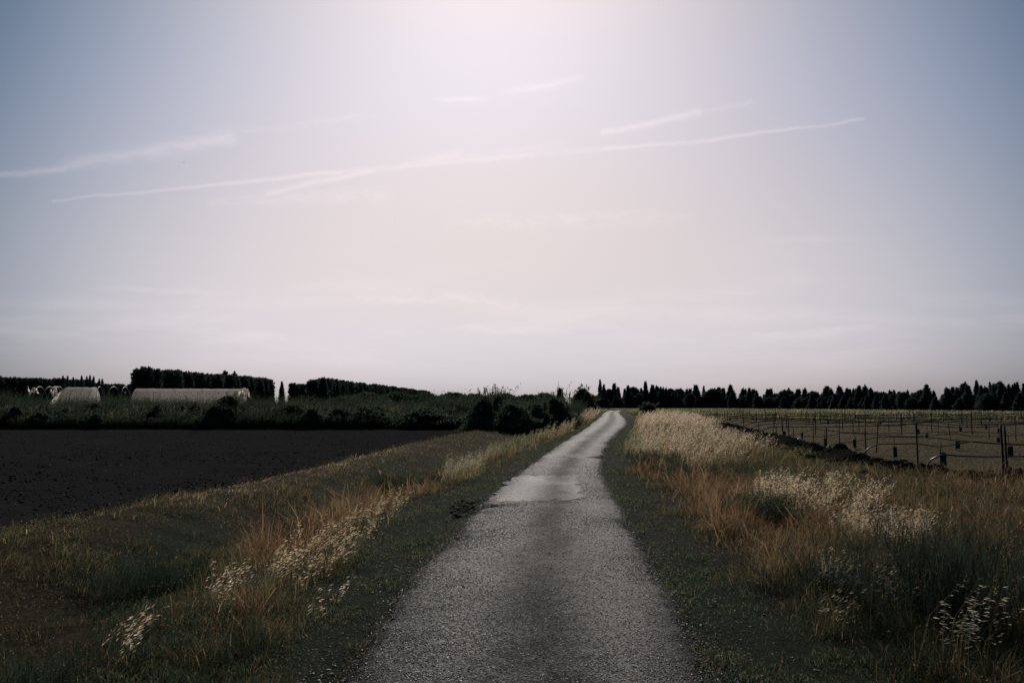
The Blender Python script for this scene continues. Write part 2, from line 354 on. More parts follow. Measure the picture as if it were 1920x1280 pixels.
# ------------------------------------------------------------ ground sheet
def strip_faces(nr, nc):
    i = np.arange(nr - 1)[:, None] * nc + np.arange(nc - 1)[None, :]
    return np.stack([i, i + 1, i + nc + 1, i + nc], -1).reshape(-1, 4)
def zone_cols(X, Y):
    """bare-ground colour at each point (what the soil and thatch there are)"""
    l, r, c, e = xL(Y), xR(Y), xC(Y), xE(Y); uL = l - X; uR = X - r
    n = fbm(X * .8, Y * .8, 21); n2 = fbm(X * .25, Y * .25, 33)
    n = n[..., None]; n2 = n2[..., None]
    green = np.array([.028, .040, .026]); brown = np.array([.055, .040, .025]); tan = np.array([.055, .045, .030]); grey = np.array([.036, .038, .034])
    col = green * (1 - sstep(n, .3, .7)) + brown * sstep(n, .3, .7)
    sh = np.maximum(1 - sstep(uL, .7, 1.4), 0) * (uL > 0) + (1 - sstep(uR, .8, 1.5)) * (uR > 0)
    sh = np.clip(sh, 0, 1)[..., None]
    col = col * (1 - sh) + (green * .95 * (1 - sstep(n2, .45, .6)) + grey * sstep(n2, .45, .6)) * sh
    orch = ((X > e + .6) & (Y > 17.5)).astype(float)[..., None]
    col = col * (1 - orch) + (np.array([.122, .102, .062]) * (.8 + .4 * n)) * orch
    far = (sstep(Y, 95, 130) * (X > r))[..., None]
    col = col * (1 - far) + np.array([.060, .058, .036]) * far
    farl = (sstep(Y, FIELD_END, FIELD_END + 4) * (X < l))[..., None]
    col = col * (1 - farl) + np.array([.022, .026, .017]) * farl
    peb = np.clip(sh[..., 0] * sstep(n[..., 0], .45, .65) * 1.0, 0, 1)
    return col, peb
def build_ground():
    ys = [-60., -30, -15, -8, -4, -1, 1, 2.2]
    while ys[-1] < 3.0: ys.append(ys[-1] + .2)
    while ys[-1] < 2500: ys.append(ys[-1] * 1.0125 + .035)
    ys += [4000, 8000, 15000, 30000]
    Yr = np.array(ys)
    k = np.linspace(-1, 1, 381); T = np.sinh(k * 8.2) / math.sinh(8.2) * 2500
    T = np.sign(T) * (np.abs(T)) + k * 12
    Yg, Tg = np.meshgrid(Yr, T, indexing='ij')
    mid = (xL(Yg) + xR(Yg)) / 2
    spread = 1 + np.clip(Yg, 0, 30000) / 90
    Xg = mid * np.where(Yg < 200, 1, np.clip(1 - (Yg - 200) / 200, 0, 1)) + Tg * np.minimum(spread, 12)
    Z = ground_z(Xg, Yg)
    col, peb = zone_cols(Xg, Yg)
    o = mesh('ground', np.stack([Xg, Yg, Z], -1), strip_faces(len(Yr), len(T)), M['ground'], smooth=True,
             attrs=dict(col=col.reshape(-1, 3), peb=peb.ravel()))
    tag(o, kind='structure')
build_ground()

def build_road():
    ys = [-12.]
    while ys[-1] < 2.5: ys.append(ys[-1] + .5)
    while ys[-1] < 330: ys.append(ys[-1] + .015 + ys[-1] * .004)
    Y = np.array(ys); nc = 25
    j = np.linspace(-1, 1, nc)
    eL = (fbm(Y * .35, Y * 0 + 3, 5, 3, .5) - .5) * .12 + (fbm(Y * 5, Y * 0, 51, 5, .8) - .5) * .17
    eR = (fbm(Y * .35, Y * 0 + 9, 6, 3, .5) - .5) * .12 + (fbm(Y * 5, Y * 0 + 4, 52, 5, .8) - .5) * .17
    L = xL(Y) + eL * np.clip(Y / 20 + .7, .7, 2); R = xR(Y) + eR * np.clip(Y / 20 + .7, .7, 2)
    for (px, py, dpt, wd, side) in ((905, 950, .34, .25, 0), (1136, 858, .45, .25, 1), (1168, 985, .10, .5, 1), (850, 1010, .12, .5, 0)):
        y0 = gp(px, py).y; b = dpt * np.exp(-((Y - y0) / wd) ** 2)
        if side == 0: L = L + b
        else: R = R - b
    f = (j[None, :] + 1) / 2
    X = L[:, None] * (1 - f) + R[:, None] * f; YY = np.repeat(Y[:, None], nc, 1)
    Z = .022 * (1 - np.abs(j[None, :]) ** 2) + .012 + (fbm(X * .8, YY * .8, 61) - .5) * .03 * (np.abs(j[None, :]) < .99)
    Z[:, 0] = -.035; Z[:, -1] = -.035
    X[:, 0] -= .01; X[:, -1] += .01
    A = np.repeat(j[None, :], len(Y), 0)
    tag(mesh('road', np.stack([X, YY, Z], -1), strip_faces(len(Y), nc), M['road'], smooth=True, attrs=dict(across=A.ravel())), kind='structure')
    # worn pale patch of smoother asphalt
    V = []; A = []
    nr, ncp = 26, 18
    for i in range(nr):
        for k in range(ncp):
            fy = i / (nr - 1); fx = k / (ncp - 1)
            py = 941 - fy * 47; a = gp(918 + (960 - 918) * fy, py); b = gp(1096 + (1078 - 1096) * fy, py)
            x = a.x * (1 - fx) + b.x * fx; y = a.y
            ed = (i in (0, nr - 1)); es = (k in (0, ncp - 1))
            if ed: y += (random.random() - .5) * .5
            if es: x += (random.random() - .5) * .22
            V.append((x, y, 0))
    V = np.array(V)
    xl, xr = xL(V[:, 1]), xR(V[:, 1]); jj = (V[:, 0] - xl) / (xr - xl) * 2 - 1
    V[:, 2] = .022 * (1 - jj ** 2) + .012 + (fbm(V[:, 0] * .8, V[:, 1] * .8, 61) - .5) * .03 + .006
    tag(mesh('road_patch', V, strip_faces(nr, ncp), M['patch'], smooth=True, attrs=dict(across=jj)), kind='structure')
build_road()

def build_field():
    ys = [-14.]
    while ys[-1] < 4: ys.append(ys[-1] + .5)
    while ys[-1] < FIELD_END + 1: ys.append(ys[-1] + .05 + ys[-1] * .0035)
    Y = np.array(ys); xs = [0.]
    while xs[-1] < 75: xs.append(xs[-1] + .06 + xs[-1] * .008)
    T = np.array(xs)
    Yg, Tg = np.meshgrid(Y, T, indexing='ij')
    Xg = xC(Yg) - .75 + .25 * (fbm(Yg * .9, Yg * 0, 77) - .5) * 2 - Tg
    z = FIELD_Z + .02 + (fbm(Xg * .5, Yg * .5, 81) - .5) * .10 + (fbm(Xg * 4, Yg * 6, 83, 4, .75) - .5) * .10 * sstep(Tg, 0, .5)
    z = z - .15 * (1 - sstep(Tg, 0, .25)) - .15 * sstep(Yg, FIELD_END - .5, FIELD_END + .8)
    V = np.stack([Xg, Yg, z], -1)
    tag(mesh('ploughed_field', V[:, ::-1].copy(), strip_faces(len(Y), len(T)), M['soil'], smooth=False), kind='structure')
build_field()

# small lumps (clods, stones) as merged rock shapes
def rocks(P, R, flat=.7, rng=RNG):
    """irregular 12-vertex lumps at P with radii R"""
    t = (1 + 5 ** .5) / 2
    ico = np.array([(-1,t,0),(1,t,0),(-1,-t,0),(1,-t,0),(0,-1,t),(0,1,t),(0,-1,-t),(0,1,-t),(t,0,-1),(t,0,1),(-t,0,-1),(-t,0,1)]) / math.sqrt(1 + t * t)
    fc = np.array([(0,11,5),(0,5,1),(0,1,7),(0,7,10),(0,10,11),(1,5,9),(5,11,4),(11,10,2),(10,7,6),(7,1,8),(3,9,4),(3,4,2),(3,2,6),(3,6,8),(3,8,9),(4,9,5),(2,4,11),(6,2,10),(8,6,7),(9,8,1)])
    n = len(P); R = np.asarray(R).reshape(-1, 1, 1)
    a = rng.uniform(0, 6.28, n); c, s = np.cos(a), np.sin(a)
    V = ico[None] * rng.uniform(.65, 1.25, (n, 12, 1)) * R * np.stack([rng.uniform(.8, 1.3, n), rng.uniform(.7, 1.1, n), rng.uniform(.5, 1, n) * flat], -1)[:, None, :]
    x = V[..., 0] * c[:, None] - V[..., 1] * s[:, None]; y = V[..., 0] * s[:, None] + V[..., 1] * c[:, None]
    V = np.stack([x, y, V[..., 2]], -1) + np.asarray(P)[:, None, :]
    F = fc[None] + (np.arange(n) * 12)[:, None, None]
    return V.reshape(-1, 3), F.reshape(-1, 3)
def clods():
    N = 16000; Y = np.exp(RNG.uniform(math.log(8), math.log(FIELD_END - .5), N)); X = RNG.uniform(-.8, .15, N) * Y
    k = X < xC(Y) - 1.0; X, Y = X[k], Y[k]; N = len(X)
    R = RNG.gamma(2.0, .007, N) + .008 + Y * .0002
    z = np.full(N, FIELD_Z + .035)
    V, F = rocks(np.stack([X, Y, z], -1), R)
    tag(mesh('soil_clods', V, F, M['clod']), 'dark loose soil clods strewn over the bare ploughed field', 'soil', kind='stuff')
    N = 420; Y = np.exp(RNG.uniform(math.log(9), math.log(64), N)); X = RNG.uniform(-.8, .15, N) * Y
    k = X < xC(Y) - 1.0; X, Y = X[k], Y[k]; N = len(X)
    V, F = rocks(np.stack([X, Y, np.full(N, FIELD_Z + .07)], -1), RNG.uniform(.006, .014, N) + Y * .00035)
    tag(mesh('pale_stones', V, F, M['stone']), 'tiny pale stones and straw bits glinting on the dark ploughed field', 'stones', kind='stuff')
clods()
def crumbs():
    p = gp(880, 952); N = 150; X = p.x + RNG.normal(0, .15, N) - .08; Y = p.y + RNG.normal(0, .5, N)
    V, F = rocks(np.stack([X, Y, np.full(N, -.005)], -1), RNG.gamma(2, .009, N) + .01)
    tag(mesh('broken_asphalt', V, F, M['clod']), 'dark crumbled asphalt lumps in the bite at the left road edge', 'rubble', kind='stuff')
crumbs()
def road_chips():
    N = 170000; Y = np.exp(RNG.uniform(math.log(3.6), math.log(26), N)); l, r = xL(Y), xR(Y); f = RNG.uniform(-.13, 1.15, N); X = l + (r - l) * f; j = f * 2 - 1
    n = fbm(X * 1.3, Y * .45, 421); n2 = fbm(X * .5, Y * .16, 422); w = (np.exp(-((np.abs(j) - .58) / .27) ** 2) * .85 * sstep(n2, .25, .55) + .30 * sstep(n, .4, .6)) * (1 - .6 * np.exp(-((j - .05) / .25) ** 2))
    out = np.maximum(np.abs(j) - 1, 0) * (r - l) / 2
    k = RNG.uniform(0, 1, N) < (.16 + .84 * w) * np.exp(-out / np.where(j > 0, .20, .12)) * (1 - .93 * sstep(Y, 11, 25)); X, Y, j, out = X[k], Y[k], j[k], out[k]; N = len(X)
    z = np.where(out > 0, ground_z(X, Y, True) + .004, .022 * (1 - j ** 2) + .012 + (fbm(X * .8, Y * .8, 61) - .5) * .03)
    P = np.stack([X, Y, z + .001], -1); Rr = RNG.uniform(.0028, .0060, N) + Y * .00017
    pale = RNG.uniform(0, 1, N) < .26
    V, F = rocks(P[~pale], Rr[~pale], .8); tag(mesh('road_chips', V, F, M['chip']), 'coarse dark stone chips standing out of the near road surface', 'stone chips', kind='stuff')
    V, F = rocks(P[pale], Rr[pale], .8); tag(mesh('road_chips', V, F, M['pale_chip']), 'pale glinting stone chips standing out of the near road surface', 'stone chips', kind='stuff')
road_chips()
def gravel():
    N = 26000; Y = np.exp(RNG.uniform(math.log(3.2), math.log(45), N)); X = RNG.uniform(-.45, .5, N) * (Y + 2)
    l, r = xL(Y), xR(Y); u = np.where(X < (l + r) / 2, l - X, X - r); n = fbm(X * .9, Y * .6, 401)
    k = (u > -.12) & (u < 1.5) & (RNG.uniform(0, 1, N) < np.exp(-np.maximum(u, 0) / .35) + .9 * sstep(n, .5, .62)); X, Y, u = X[k], Y[k], u[k]; N = len(X)
    z = ground_z(X, Y, True); z = np.where(u < 0, .012, z)
    V, F = rocks(np.stack([X, Y, z], -1), RNG.gamma(2, .0025, N) + .003 + Y * .0003)
    h = N // 2 * 12; f = len(F) // (2 * (N // 2) if N // 2 * 2 == N else 1)
    k1 = F[:, 0] < N * 12 * .7
    tag(mesh('gravel', V, F[k1], M['grit']), 'dark loose gravel crumbling from both road edges', 'gravel', kind='stuff')
    k2 = ~k1
    used, inv = np.unique(F[k2], return_inverse=True)
    tag(mesh('gravel', V[used], inv.reshape(-1, 3), M['stone']), 'pale loose chips scattered along both road edges', 'gravel', kind='stuff')
gravel()

# ------------------------------------------------------------ blades, stems, spikelets
def blades(P, h, lean, w, col, rng=RNG, face=None):
    """P (n,3); lean (n,2) horizontal offset of the tip; w width. 5 verts each, 3 triangles"""
    n = len(P); a = rng.uniform(0, math.pi, n) if face is None else face
    d = np.stack([np.cos(a), np.sin(a), np.zeros(n)], -1) * (w * .5)[:, None]
    L = np.concatenate([lean, np.zeros((n, 1))], 1); up = np.zeros((n, 3)); up[:, 2] = h
    m = P + L * .30 + up * .55; t = P + L + up * np.clip(1 - (np.linalg.norm(lean, axis=1) / np.maximum(h, .01)) * .25, .5, 1)[:, None]
    V = np.stack([P - d, P + d, m - d * .8, m + d * .8, t], 1)
    b = np.arange(n)[:, None] * 5
    F = np.concatenate([b + [0, 1, 3], b + [0, 3, 2], b + [2, 3, 4]], 0)
    C = np.repeat(col[:, None, :], 5, 1)
    C = C * np.array([.75, .75, 1.0, 1.0, 1.3])[None, :, None]  # backlight put into the colour: darker bases, brighter tips
    return V.reshape(-1, 3), F, C.reshape(-1, 3)
def ribbons(P, D1, D2, w, col):
    """bent stems: P base, D1 middle offset, D2 tip offset; constant width facing the viewer side loosely"""
    n = len(P); side = np.stack([np.ones(n), RNG.uniform(-.5, .5, n), np.zeros(n)], -1); side /= np.linalg.norm(side, axis=1)[:, None]; side = side * (w * .5)[:, None]
    V = np.stack([P - side, P + side, P + D1 - side * .8, P + D1 + side * .8, P + D2 - side * .4, P + D2 + side * .4], 1)
    b = np.arange(n)[:, None] * 6
    F = np.concatenate([b + [0, 1, 3], b + [0, 3, 2], b + [2, 3, 5], b + [2, 5, 4]], 0)
    return V.reshape(-1, 3), F, np.repeat(col, 6, 0)
def diamonds(P, D, ln, w, col):
    """spikelets: from P along unit D"""
    n = len(P); r = RNG.normal(size=(n, 3)); s = np.cross(D, r); s /= np.linalg.norm(s, axis=1)[:, None] + 1e-9; s2 = np.cross(D, s)
    l = ln[:, None]; ww = w[:, None] * .5; m = P + D * l * .42
    V = np.stack([P, m + s * ww, P + D * l, m - s * ww, m + s2 * ww, m - s2 * ww], 1)
    b = np.arange(n)[:, None] * 6
    F = np.concatenate([b + [0, 1, 2], b + [0, 2, 3], b + [0, 4, 2], b + [0, 2, 5]], 0)
    return V.reshape(-1, 3), F, np.repeat(col, 6, 0)
class Acc:
    def __init__(s): s.V = []; s.F = []; s.C = []; s.n = 0
    def add(s, V, F, C):
        s.V.append(V); s.F.append(F + s.n); s.C.append(C); s.n += len(V)
    def build(s, name, mat, parent=None, data_only=False):
        return mesh(name, np.concatenate(s.V), np.concatenate(s.F), mat, parent, attrs=dict(col=np.clip(np.concatenate(s.C), 0, 1)), data_only=data_only)
def jit(base, n, amt=.25, rng=RNG):
    c = np.array(base)[None, :] * (1 + rng.normal(0, amt, (n, 1))) * (1 + rng.normal(0, .07, (n, 3)))
    return np.clip(c, .002, 1)

G_GREEN = (.046, .068, .040); G_OLIVE = (.105, .100, .048); G_BROWN = (.150, .102, .056); G_ORANGE = (.225, .145, .082)
G_TAN = (.30, .23, .13); G_STRAW = (.42, .34, .24); G_PALE = (.80, .69, .55)

def verge_points(N, y0, y1, xa, xb, pw=1.0):
    u = RNG.uniform(0, 1, N)
    if pw == 1.0: Y = np.exp(math.log(y0) + u * math.log(y1 / y0))
    else: Y = 1 / (1 / y0 + u * (1 / y1 - 1 / y0))
    X = RNG.uniform(xa, xb, N) * (Y + 1.5)
    return X, Y
def build_grass():
    # ---- left verge and bank
    acc = Acc()
    X, Y = verge_points(420000, 2.6, 72, -.86, .16)
    l = xL(Y); c = xC(Y); u = l - X; q = u / np.maximum(l - c, 1)
    k = (u > .2) & (X > c - .75); X, Y, u, q = X[k], Y[k], u[k], q[k]; u = u + 1.3 * (fbm(Y * .22, Y * 0, 311) - .5) + .9 * (fbm(X * 1.3, Y * 1.3, 312) - .5) - .75 * np.exp(-((Y - 13.5) / 2.6) ** 2)
    n1 = fbm(X * .7, Y * .7, 101); n2 = fbm(X * .3, Y * .22, 102); n3 = fbm(X * 2.5, Y * 2.5, 103)
    keep = RNG.uniform(0, 1, len(X)) < np.where(u < .85, .35 * sstep(u, .2, .9), 1.0) * (.35 + sstep(n3, .3, .5))
    X, Y, u, q, n1, n2, n3 = (a[keep] for a in (X, Y, u, q, n1, n2, n3)); n = len(X)
    # dry orange belt beside the shoulder, greener thatch further over, tan crest
    belt = sstep(u, .75, 1.25) * (1 - sstep(u, 1.9, 2.8)) * sstep(Y, 5.2, 8) * (1 - sstep(Y, 17, 21) * (1 - sstep(Y, 22, 25) * .6)) 
    belt = belt * (.55 + .6 * sstep(n1, .35, .6))
    crest = (.12 + .88 * sstep(Y, 12, 18)) * sstep(q, .78, .98) * (.5 + .8 * sstep(n2, .4, .6)) * (1 - sstep(Y, 30, 45))
    col = jit(G_GREEN, n, .3); f = sstep(n1 + RNG.normal(0, .12, n), .42, .62)[:, None]
    col = col * (1 - f) + jit(G_OLIVE, n) * f
    f = (RNG.uniform(0, 1, n) < .30 * sstep(n2, .35, .65) + .12)[:, None]; col = np.where(f, jit(G_BROWN, n), col)
    f = (RNG.uniform(0, 1, n) < belt)[:, None]; col = np.where(f, jit(G_ORANGE, n, .3), col)
    f = (RNG.uniform(0, 1, n) < crest * .65)[:, None]; col = np.where(f, jit(G_TAN, n, .3), col)
    f = (RNG.uniform(0, 1, n) < .012)[:, None]; col = np.where(f, jit(G_STRAW, n, .3), col)
    f = (RNG.uniform(0, 1, n) < (.15 + .70 * sstep(fbm(X * .9, Y * .7, 181), .35, .6)) * (1 - sstep(Y, 6.0, 10.5)))[:, None]; col = np.where(f, jit((.030, .041, .026), n, .3), col)  # near blades coloured darker green to imitate lens vignetting
    h = (.05 + .10 * RNG.uniform(0, 1, n) + .12 * sstep(n1, .3, .7)) * sstep(u, .1, 1.3) + .02
    cl = .35 + 1.5 * sstep(fbm(X * 2.6, Y * 2.2, 171, 3), .32, .68)
    h = h * (1 + .45 * belt) * RNG.uniform(.45, 1.2, n) * cl
    h = h * (1 - .35 * crest) * (.62 + .38 * belt)
    z = ground_z(X, Y, True)
    lean = np.stack([RNG.normal(.15, .8, n), RNG.normal(-.05, .7, n)], -1) * h[:, None]
    w = np.maximum(.0020, .00036 * Y) * RNG.uniform(.5, 1.4, n) * np.where(RNG.uniform(0, 1, n) < .10, 2.6, 1)
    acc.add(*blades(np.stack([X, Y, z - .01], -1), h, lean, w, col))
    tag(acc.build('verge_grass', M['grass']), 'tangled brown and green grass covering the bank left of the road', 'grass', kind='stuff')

    # ---- right verge
    acc = Acc()
    X, Y = verge_points(520000, 2.6, 75, .0, .95)
    r = xR(Y); u = X - r; e = xE(Y)
    k = (u > .2) & ((X < e + .8) | (Y < 18.5)); X, Y, u = X[k], Y[k], u[k]; e = xE(Y); u = u + 1.1 * (fbm(Y * .25, Y * 0, 313) - .5) + .9 * (fbm(X * 1.3, Y * 1.3, 314) - .5) - .3 * np.exp(-((Y - 13) / 3) ** 2)
    n1 = fbm(X * .6, Y * .6, 111); n2 = fbm(X * .25, Y * .25, 112); n3 = fbm(X * 2.5, Y * 2.5, 113)
    keep = RNG.uniform(0, 1, len(X)) < np.where(u < 1.0, .35 * sstep(u, .2, 1.0), 1.0) * (.4 + sstep(n3, .3, .5))
    X, Y, u, n1, n2, n3, e = (a[keep] for a in (X, Y, u, n1, n2, n3, e)); n = len(X)
    belt = sstep(u, .8, 1.3) * (1 - sstep(u, 2.2, 3.8)) * sstep(Y, 6.5, 9) * (1 - sstep(Y, 24, 30))
    belt = belt * (.5 + .6 * sstep(n1, .35, .6))
    green = sstep(Y, 18, 26) * sstep(u, 5.0, 6.5) * (1 - sstep(Y, 55, 75))
    broad = sstep(u, 3.5, 6) * (1 - sstep(Y, 18, 24))
    col = jit(G_GREEN, n, .3); f = sstep(n1 + RNG.normal(0, .12, n), .40, .60)[:, None]; col = col * (1 - f) + jit(G_OLIVE, n) * f
    f = (RNG.uniform(0, 1, n) < .35 * sstep(n2, .3, .6) + .12 + .30 * broad - .3 * green)[:, None]; col = np.where(f, jit(G_BROWN, n), col)
    f = (RNG.uniform(0, 1, n) < belt)[:, None]; col = np.where(f, jit(G_ORANGE, n, .3), col)
    f = (RNG.uniform(0, 1, n) < .05 * (1 - green))[:, None]; col = np.where(f, jit(G_TAN, n, .3), col)
    f = (RNG.uniform(0, 1, n) < .008)[:, None]; col = np.where(f, jit(G_STRAW, n, .3), col)
    f = (RNG.uniform(0, 1, n) < (.15 + .70 * sstep(fbm(X * .9, Y * .7, 182), .35, .6)) * (1 - sstep(Y, 6.0, 10.5)))[:, None]; col = np.where(f, jit((.030, .041, .026), n, .3), col)  # same vignette-like darkening painted into the near blades on this side
    h = (.06 + .14 * RNG.uniform(0, 1, n) + .16 * sstep(n1, .3, .7)) * sstep(u, .1, 1.5) + .02
    cl = .35 + 1.5 * sstep(fbm(X * 2.4, Y * 2.0, 172, 3), .32, .68)
    h = h * (1 + .2 * belt) * (1 - .6 * green) * RNG.uniform(.45, 1.2, n) * cl
    z = ground_z(X, Y, True)
    lean = np.stack([RNG.normal(.2, .8, n), RNG.normal(-.05, .7, n)], -1) * h[:, None]
    w = np.maximum(.0020, .00036 * Y) * RNG.uniform(.5, 1.4, n) * np.where(RNG.uniform(0, 1, n) < .10, 2.6, 1)
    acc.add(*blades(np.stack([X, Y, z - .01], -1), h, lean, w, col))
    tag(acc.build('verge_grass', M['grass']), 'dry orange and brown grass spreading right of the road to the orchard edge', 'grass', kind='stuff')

    # ---- dry seed flecks caught in the grass of both banks
    acc = Acc()
    X, Y = verge_points(120000, 3.0, 45, -.8, .9)
    l, r, c, e = xL(Y), xR(Y), xC(Y), xE(Y); u = np.where(X < (l + r) / 2, l - X, X - r); n1 = fbm(X * .8, Y * .8, 191)
    k = (u > .9) & (X > c - .6) & ((X < e) | (Y < 18)) & (RNG.uniform(0, 1, len(X)) < (.08 + sstep(n1, .42, .62)) * (.25 + .75 * sstep(Y, 6, 12))); X, Y, u = X[k], Y[k], u[k]; n = len(X)
    ln = RNG.uniform(.006, .014, n) + Y * .0005; an = RNG.normal(.6, .6, n); yw = RNG.normal(0, 1, n)
    D = np.stack([np.cos(an) * np.cos(yw), np.cos(an) * np.sin(yw), np.sin(an)], -1)
    P = np.stack([X, Y, ground_z(X, Y, True) + RNG.uniform(.03, .20, n) * sstep(u, .6, 1.6)], -1)
    f = (RNG.uniform(0, 1, n) < .5)[:, None]; col = np.where(f, jit(G_TAN, n, .3), jit((.36, .25, .15), n, .35))
    acc.add(*diamonds(P, D, ln, ln * .35, col))
    tag(acc.build('dry_seed_heads', M['oat']), 'tiny dry seed flecks scattered through the grass banks', 'grass', kind='stuff')

    # ---- low creeping growth on both shoulders
    acc = Acc()
    X, Y = verge_points(420000, 2.6, 60, -.5, .6)
    l, r = xL(Y), xR(Y); u = np.where(X < (l + r) / 2, l - X, X - r)
    n1 = fbm(X * 1.6, Y * 1.6, 121); n2 = fbm(X * .5, Y * .3, 122)
    k = (u > -.26) & (u < 1.7) & (RNG.uniform(0, 1, len(X)) < sstep(u, -.26, .08) + .02) & (RNG.uniform(0, 1, len(X)) < sstep(n1, .36, .52) * (.6 + .4 * (1 - sstep(n2, .5, .65))) + .22); X, Y = X[k], Y[k]; n = len(X)
    col = jit((.075, .098, .056), n, .35); f = (RNG.uniform(0, 1, n) < .15)[:, None]; col = np.where(f, jit(G_BROWN, n), col)
    h = (RNG.uniform(.008, .04, n) + Y * .0005) * (.5 + 1.4 * sstep(fbm(X * 3, Y * 3, 124), .35, .65))
    z = np.where(u[k] < .02, .005, np.maximum(ground_z(X, Y, True), -.02))
    lean = RNG.normal(0, .9, (n, 2)) * h[:, None]; w = np.maximum(.004, .0006 * Y) * RNG.uniform(.7, 1.5, n)
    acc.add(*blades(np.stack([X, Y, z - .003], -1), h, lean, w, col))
    tag(acc.build('shoulder_grass', M['grass']), 'short creeping green growth along both ragged edges of the road', 'grass', kind='stuff')

    # ---- orchard stubble and far pale grass
    acc = Acc()
    X, Y = verge_points(130000, 17.5, 110, .1, .80)
    e = xE(Y); k = (X > e + .4); X, Y = X[k], Y[k]; n = len(X)
    n1 = fbm(X * .3, Y * .3, 131)
    f = sstep(n1 + RNG.normal(0, .1, n), .35, .6)[:, None]; col = jit((.070, .064, .042), n, .2) * (1 - f) + jit((.105, .084, .052), n, .2) * f
    h = RNG.uniform(.02, .06, n); lean = RNG.normal(0, .9, (n, 2)) * h[:, None]; w = .0006 * Y * RNG.uniform(.7, 1.6, n)
    acc.add(*blades(np.stack([X, Y, ground_z(X, Y) - .01], -1), h, lean, w, col))
    tag(acc.build('orchard_grass', M['grass']), 'low brown stubble between the orchard posts on the right', 'grass', kind='stuff')
    acc = Acc()
    N = 90000; Y = RNG.uniform(92, 330, N) ** 1.0; X = RNG.uniform(.08, .72, N) * Y
    n1 = fbm(X * .06, Y * .05, 141); n2 = fbm(X * .4, Y * .12, 142)
    k = (X > xR(Y) + 1.5) & (RNG.uniform(0, 1, N) < .25 + sstep(n1, .35, .6)); X, Y, n2 = X[k], Y[k], n2[k]; n = len(X)
    f = sstep(n2 + RNG.normal(0, .12, n), .42, .6)[:, None]; col = jit((.085, .095, .055), n, .25) * (1 - f) + jit((.26, .23, .14), n, .3) * f
    h = RNG.uniform(.25, .7, n); lean = RNG.normal(.1, .3, (n, 2)) * h[:, None]; w = .0007 * Y * RNG.uniform(.7, 1.6, n)
    acc.add(*blades(np.stack([X, Y, ground_z(X, Y) - .01], -1), h, lean, w, col))
    tag(acc.build('meadow_grass', M['grass']), 'strip of pale tall meadow grass beyond the orchard rows', 'grass', kind='stuff')
build_grass()

def oats(acc, P, H, wind=(.28, 0.0), scale=1.0, nsp=16, stemcol=(.13, .11, .06), spcol=G_PALE, rise=.45, spread=1.0, leaves=2, dist=None):
    """wild oat plants: a bent stem, drooping panicle of pale spikelets blown to the right, a few blades"""
    n = len(P); P = np.asarray(P); H = np.asarray(H)
    D = np.stack([RNG.normal(wind[0], .16, n), RNG.normal(wind[1], .16, n)], -1) * H[:, None]
    d1 = np.concatenate([D * .35, (H * .6)[:, None]], 1); d2 = np.concatenate([D * 1.15, (H * .97)[:, None]], 1)
    if dist is None: dist = P[:, 1]
    sw = np.maximum(.0018, .00028 * dist)
    acc.add(*ribbons(P, d1, d2, sw, jit(stemcol, n)))
    for q in range(leaves):
        hh = H * RNG.uniform(.3, .65, n)
        acc.add(*blades(P + RNG.normal(0, .02, (n, 3)) * [1, 1, 0], hh, RNG.normal(.1, .35, (n, 2)) * hh[:, None], np.maximum(.003, .0005 * dist), jit(G_TAN if q % 2 else G_OLIVE, n)))
    k = nsp; t = RNG.uniform(.45, 1.0, (n, k)); a = t[..., None]
    # quadratic through base, d1, d2
    b = np.where(a < .6, a / .6, 1.0); S1 = d1[:, None, :] * b + (d2 - d1)[:, None, :] * np.clip((a - .6) / .4, 0, 1)
    off = np.stack([RNG.uniform(-.15, 1, (n, k)) * .060, RNG.normal(0, .028, (n, k)), RNG.normal(-.01, .022, (n, k))], -1) * (1.25 - t)[..., None] * 2.0 * spread * (.6 + H[:, None, None] * .6)
    pos = (P[:, None, :] + S1 + off).reshape(-1, 3)
    an = RNG.normal(rise, .24, n * k); yw = RNG.normal(0, .4, n * k)
    dr = np.stack([np.cos(an) * np.cos(yw), np.cos(an) * np.sin(yw), np.sin(an)], -1)
    ln = RNG.uniform(.030, .048, n * k) * scale; dd = np.repeat(dist, k)
    ln = np.maximum(ln, dd * .0013); w = np.maximum(ln * .11, dd * .00034)
    acc.add(*diamonds(pos, dr, ln, w, jit(spcol, n * k, .2)))

def in_poly_px(N, poly):
    """random ground points whose foot lies inside a pixel polygon of the photograph"""
    poly = np.array(poly, float); x0, y0 = poly.min(0); x1, y1 = poly.max(0)
    out = []
    while len(out) < N:
        x = random.uniform(x0, x1); y = random.uniform(y0, y1); c = False; j = len(poly) - 1
        for i in range(len(poly)):
            if (poly[i][1] > y) != (poly[j][1] > y) and x < (poly[j][0] - poly[i][0]) * (y - poly[i][1]) / (poly[j][1] - poly[i][1]) + poly[i][0]: c = not c
            j = i
        if c: out.append((x, y))
    P = np.array([tuple(gp(x, y)) for x, y in out]); P[:, 2] = ground_z(P[:, 0], P[:, 1], True) - .01
    return P
def oat_stuff(label, patches):
    acc = Acc()
    for (N, poly, h0, h1, kw) in patches:
        P = in_poly_px(N, poly); nn = fbm(P[:, 0] * .9, P[:, 1] * .45, 151, 3); P = P[RNG.uniform(0, 1, len(P)) < .12 + 1.1 * sstep(nn, .38, .58)]
        oats(acc, P, RNG.uniform(h0, h1, len(P)), **kw)
    tag(acc.build('wild_oats', M['oat']), label, 'wild oats', kind='stuff')
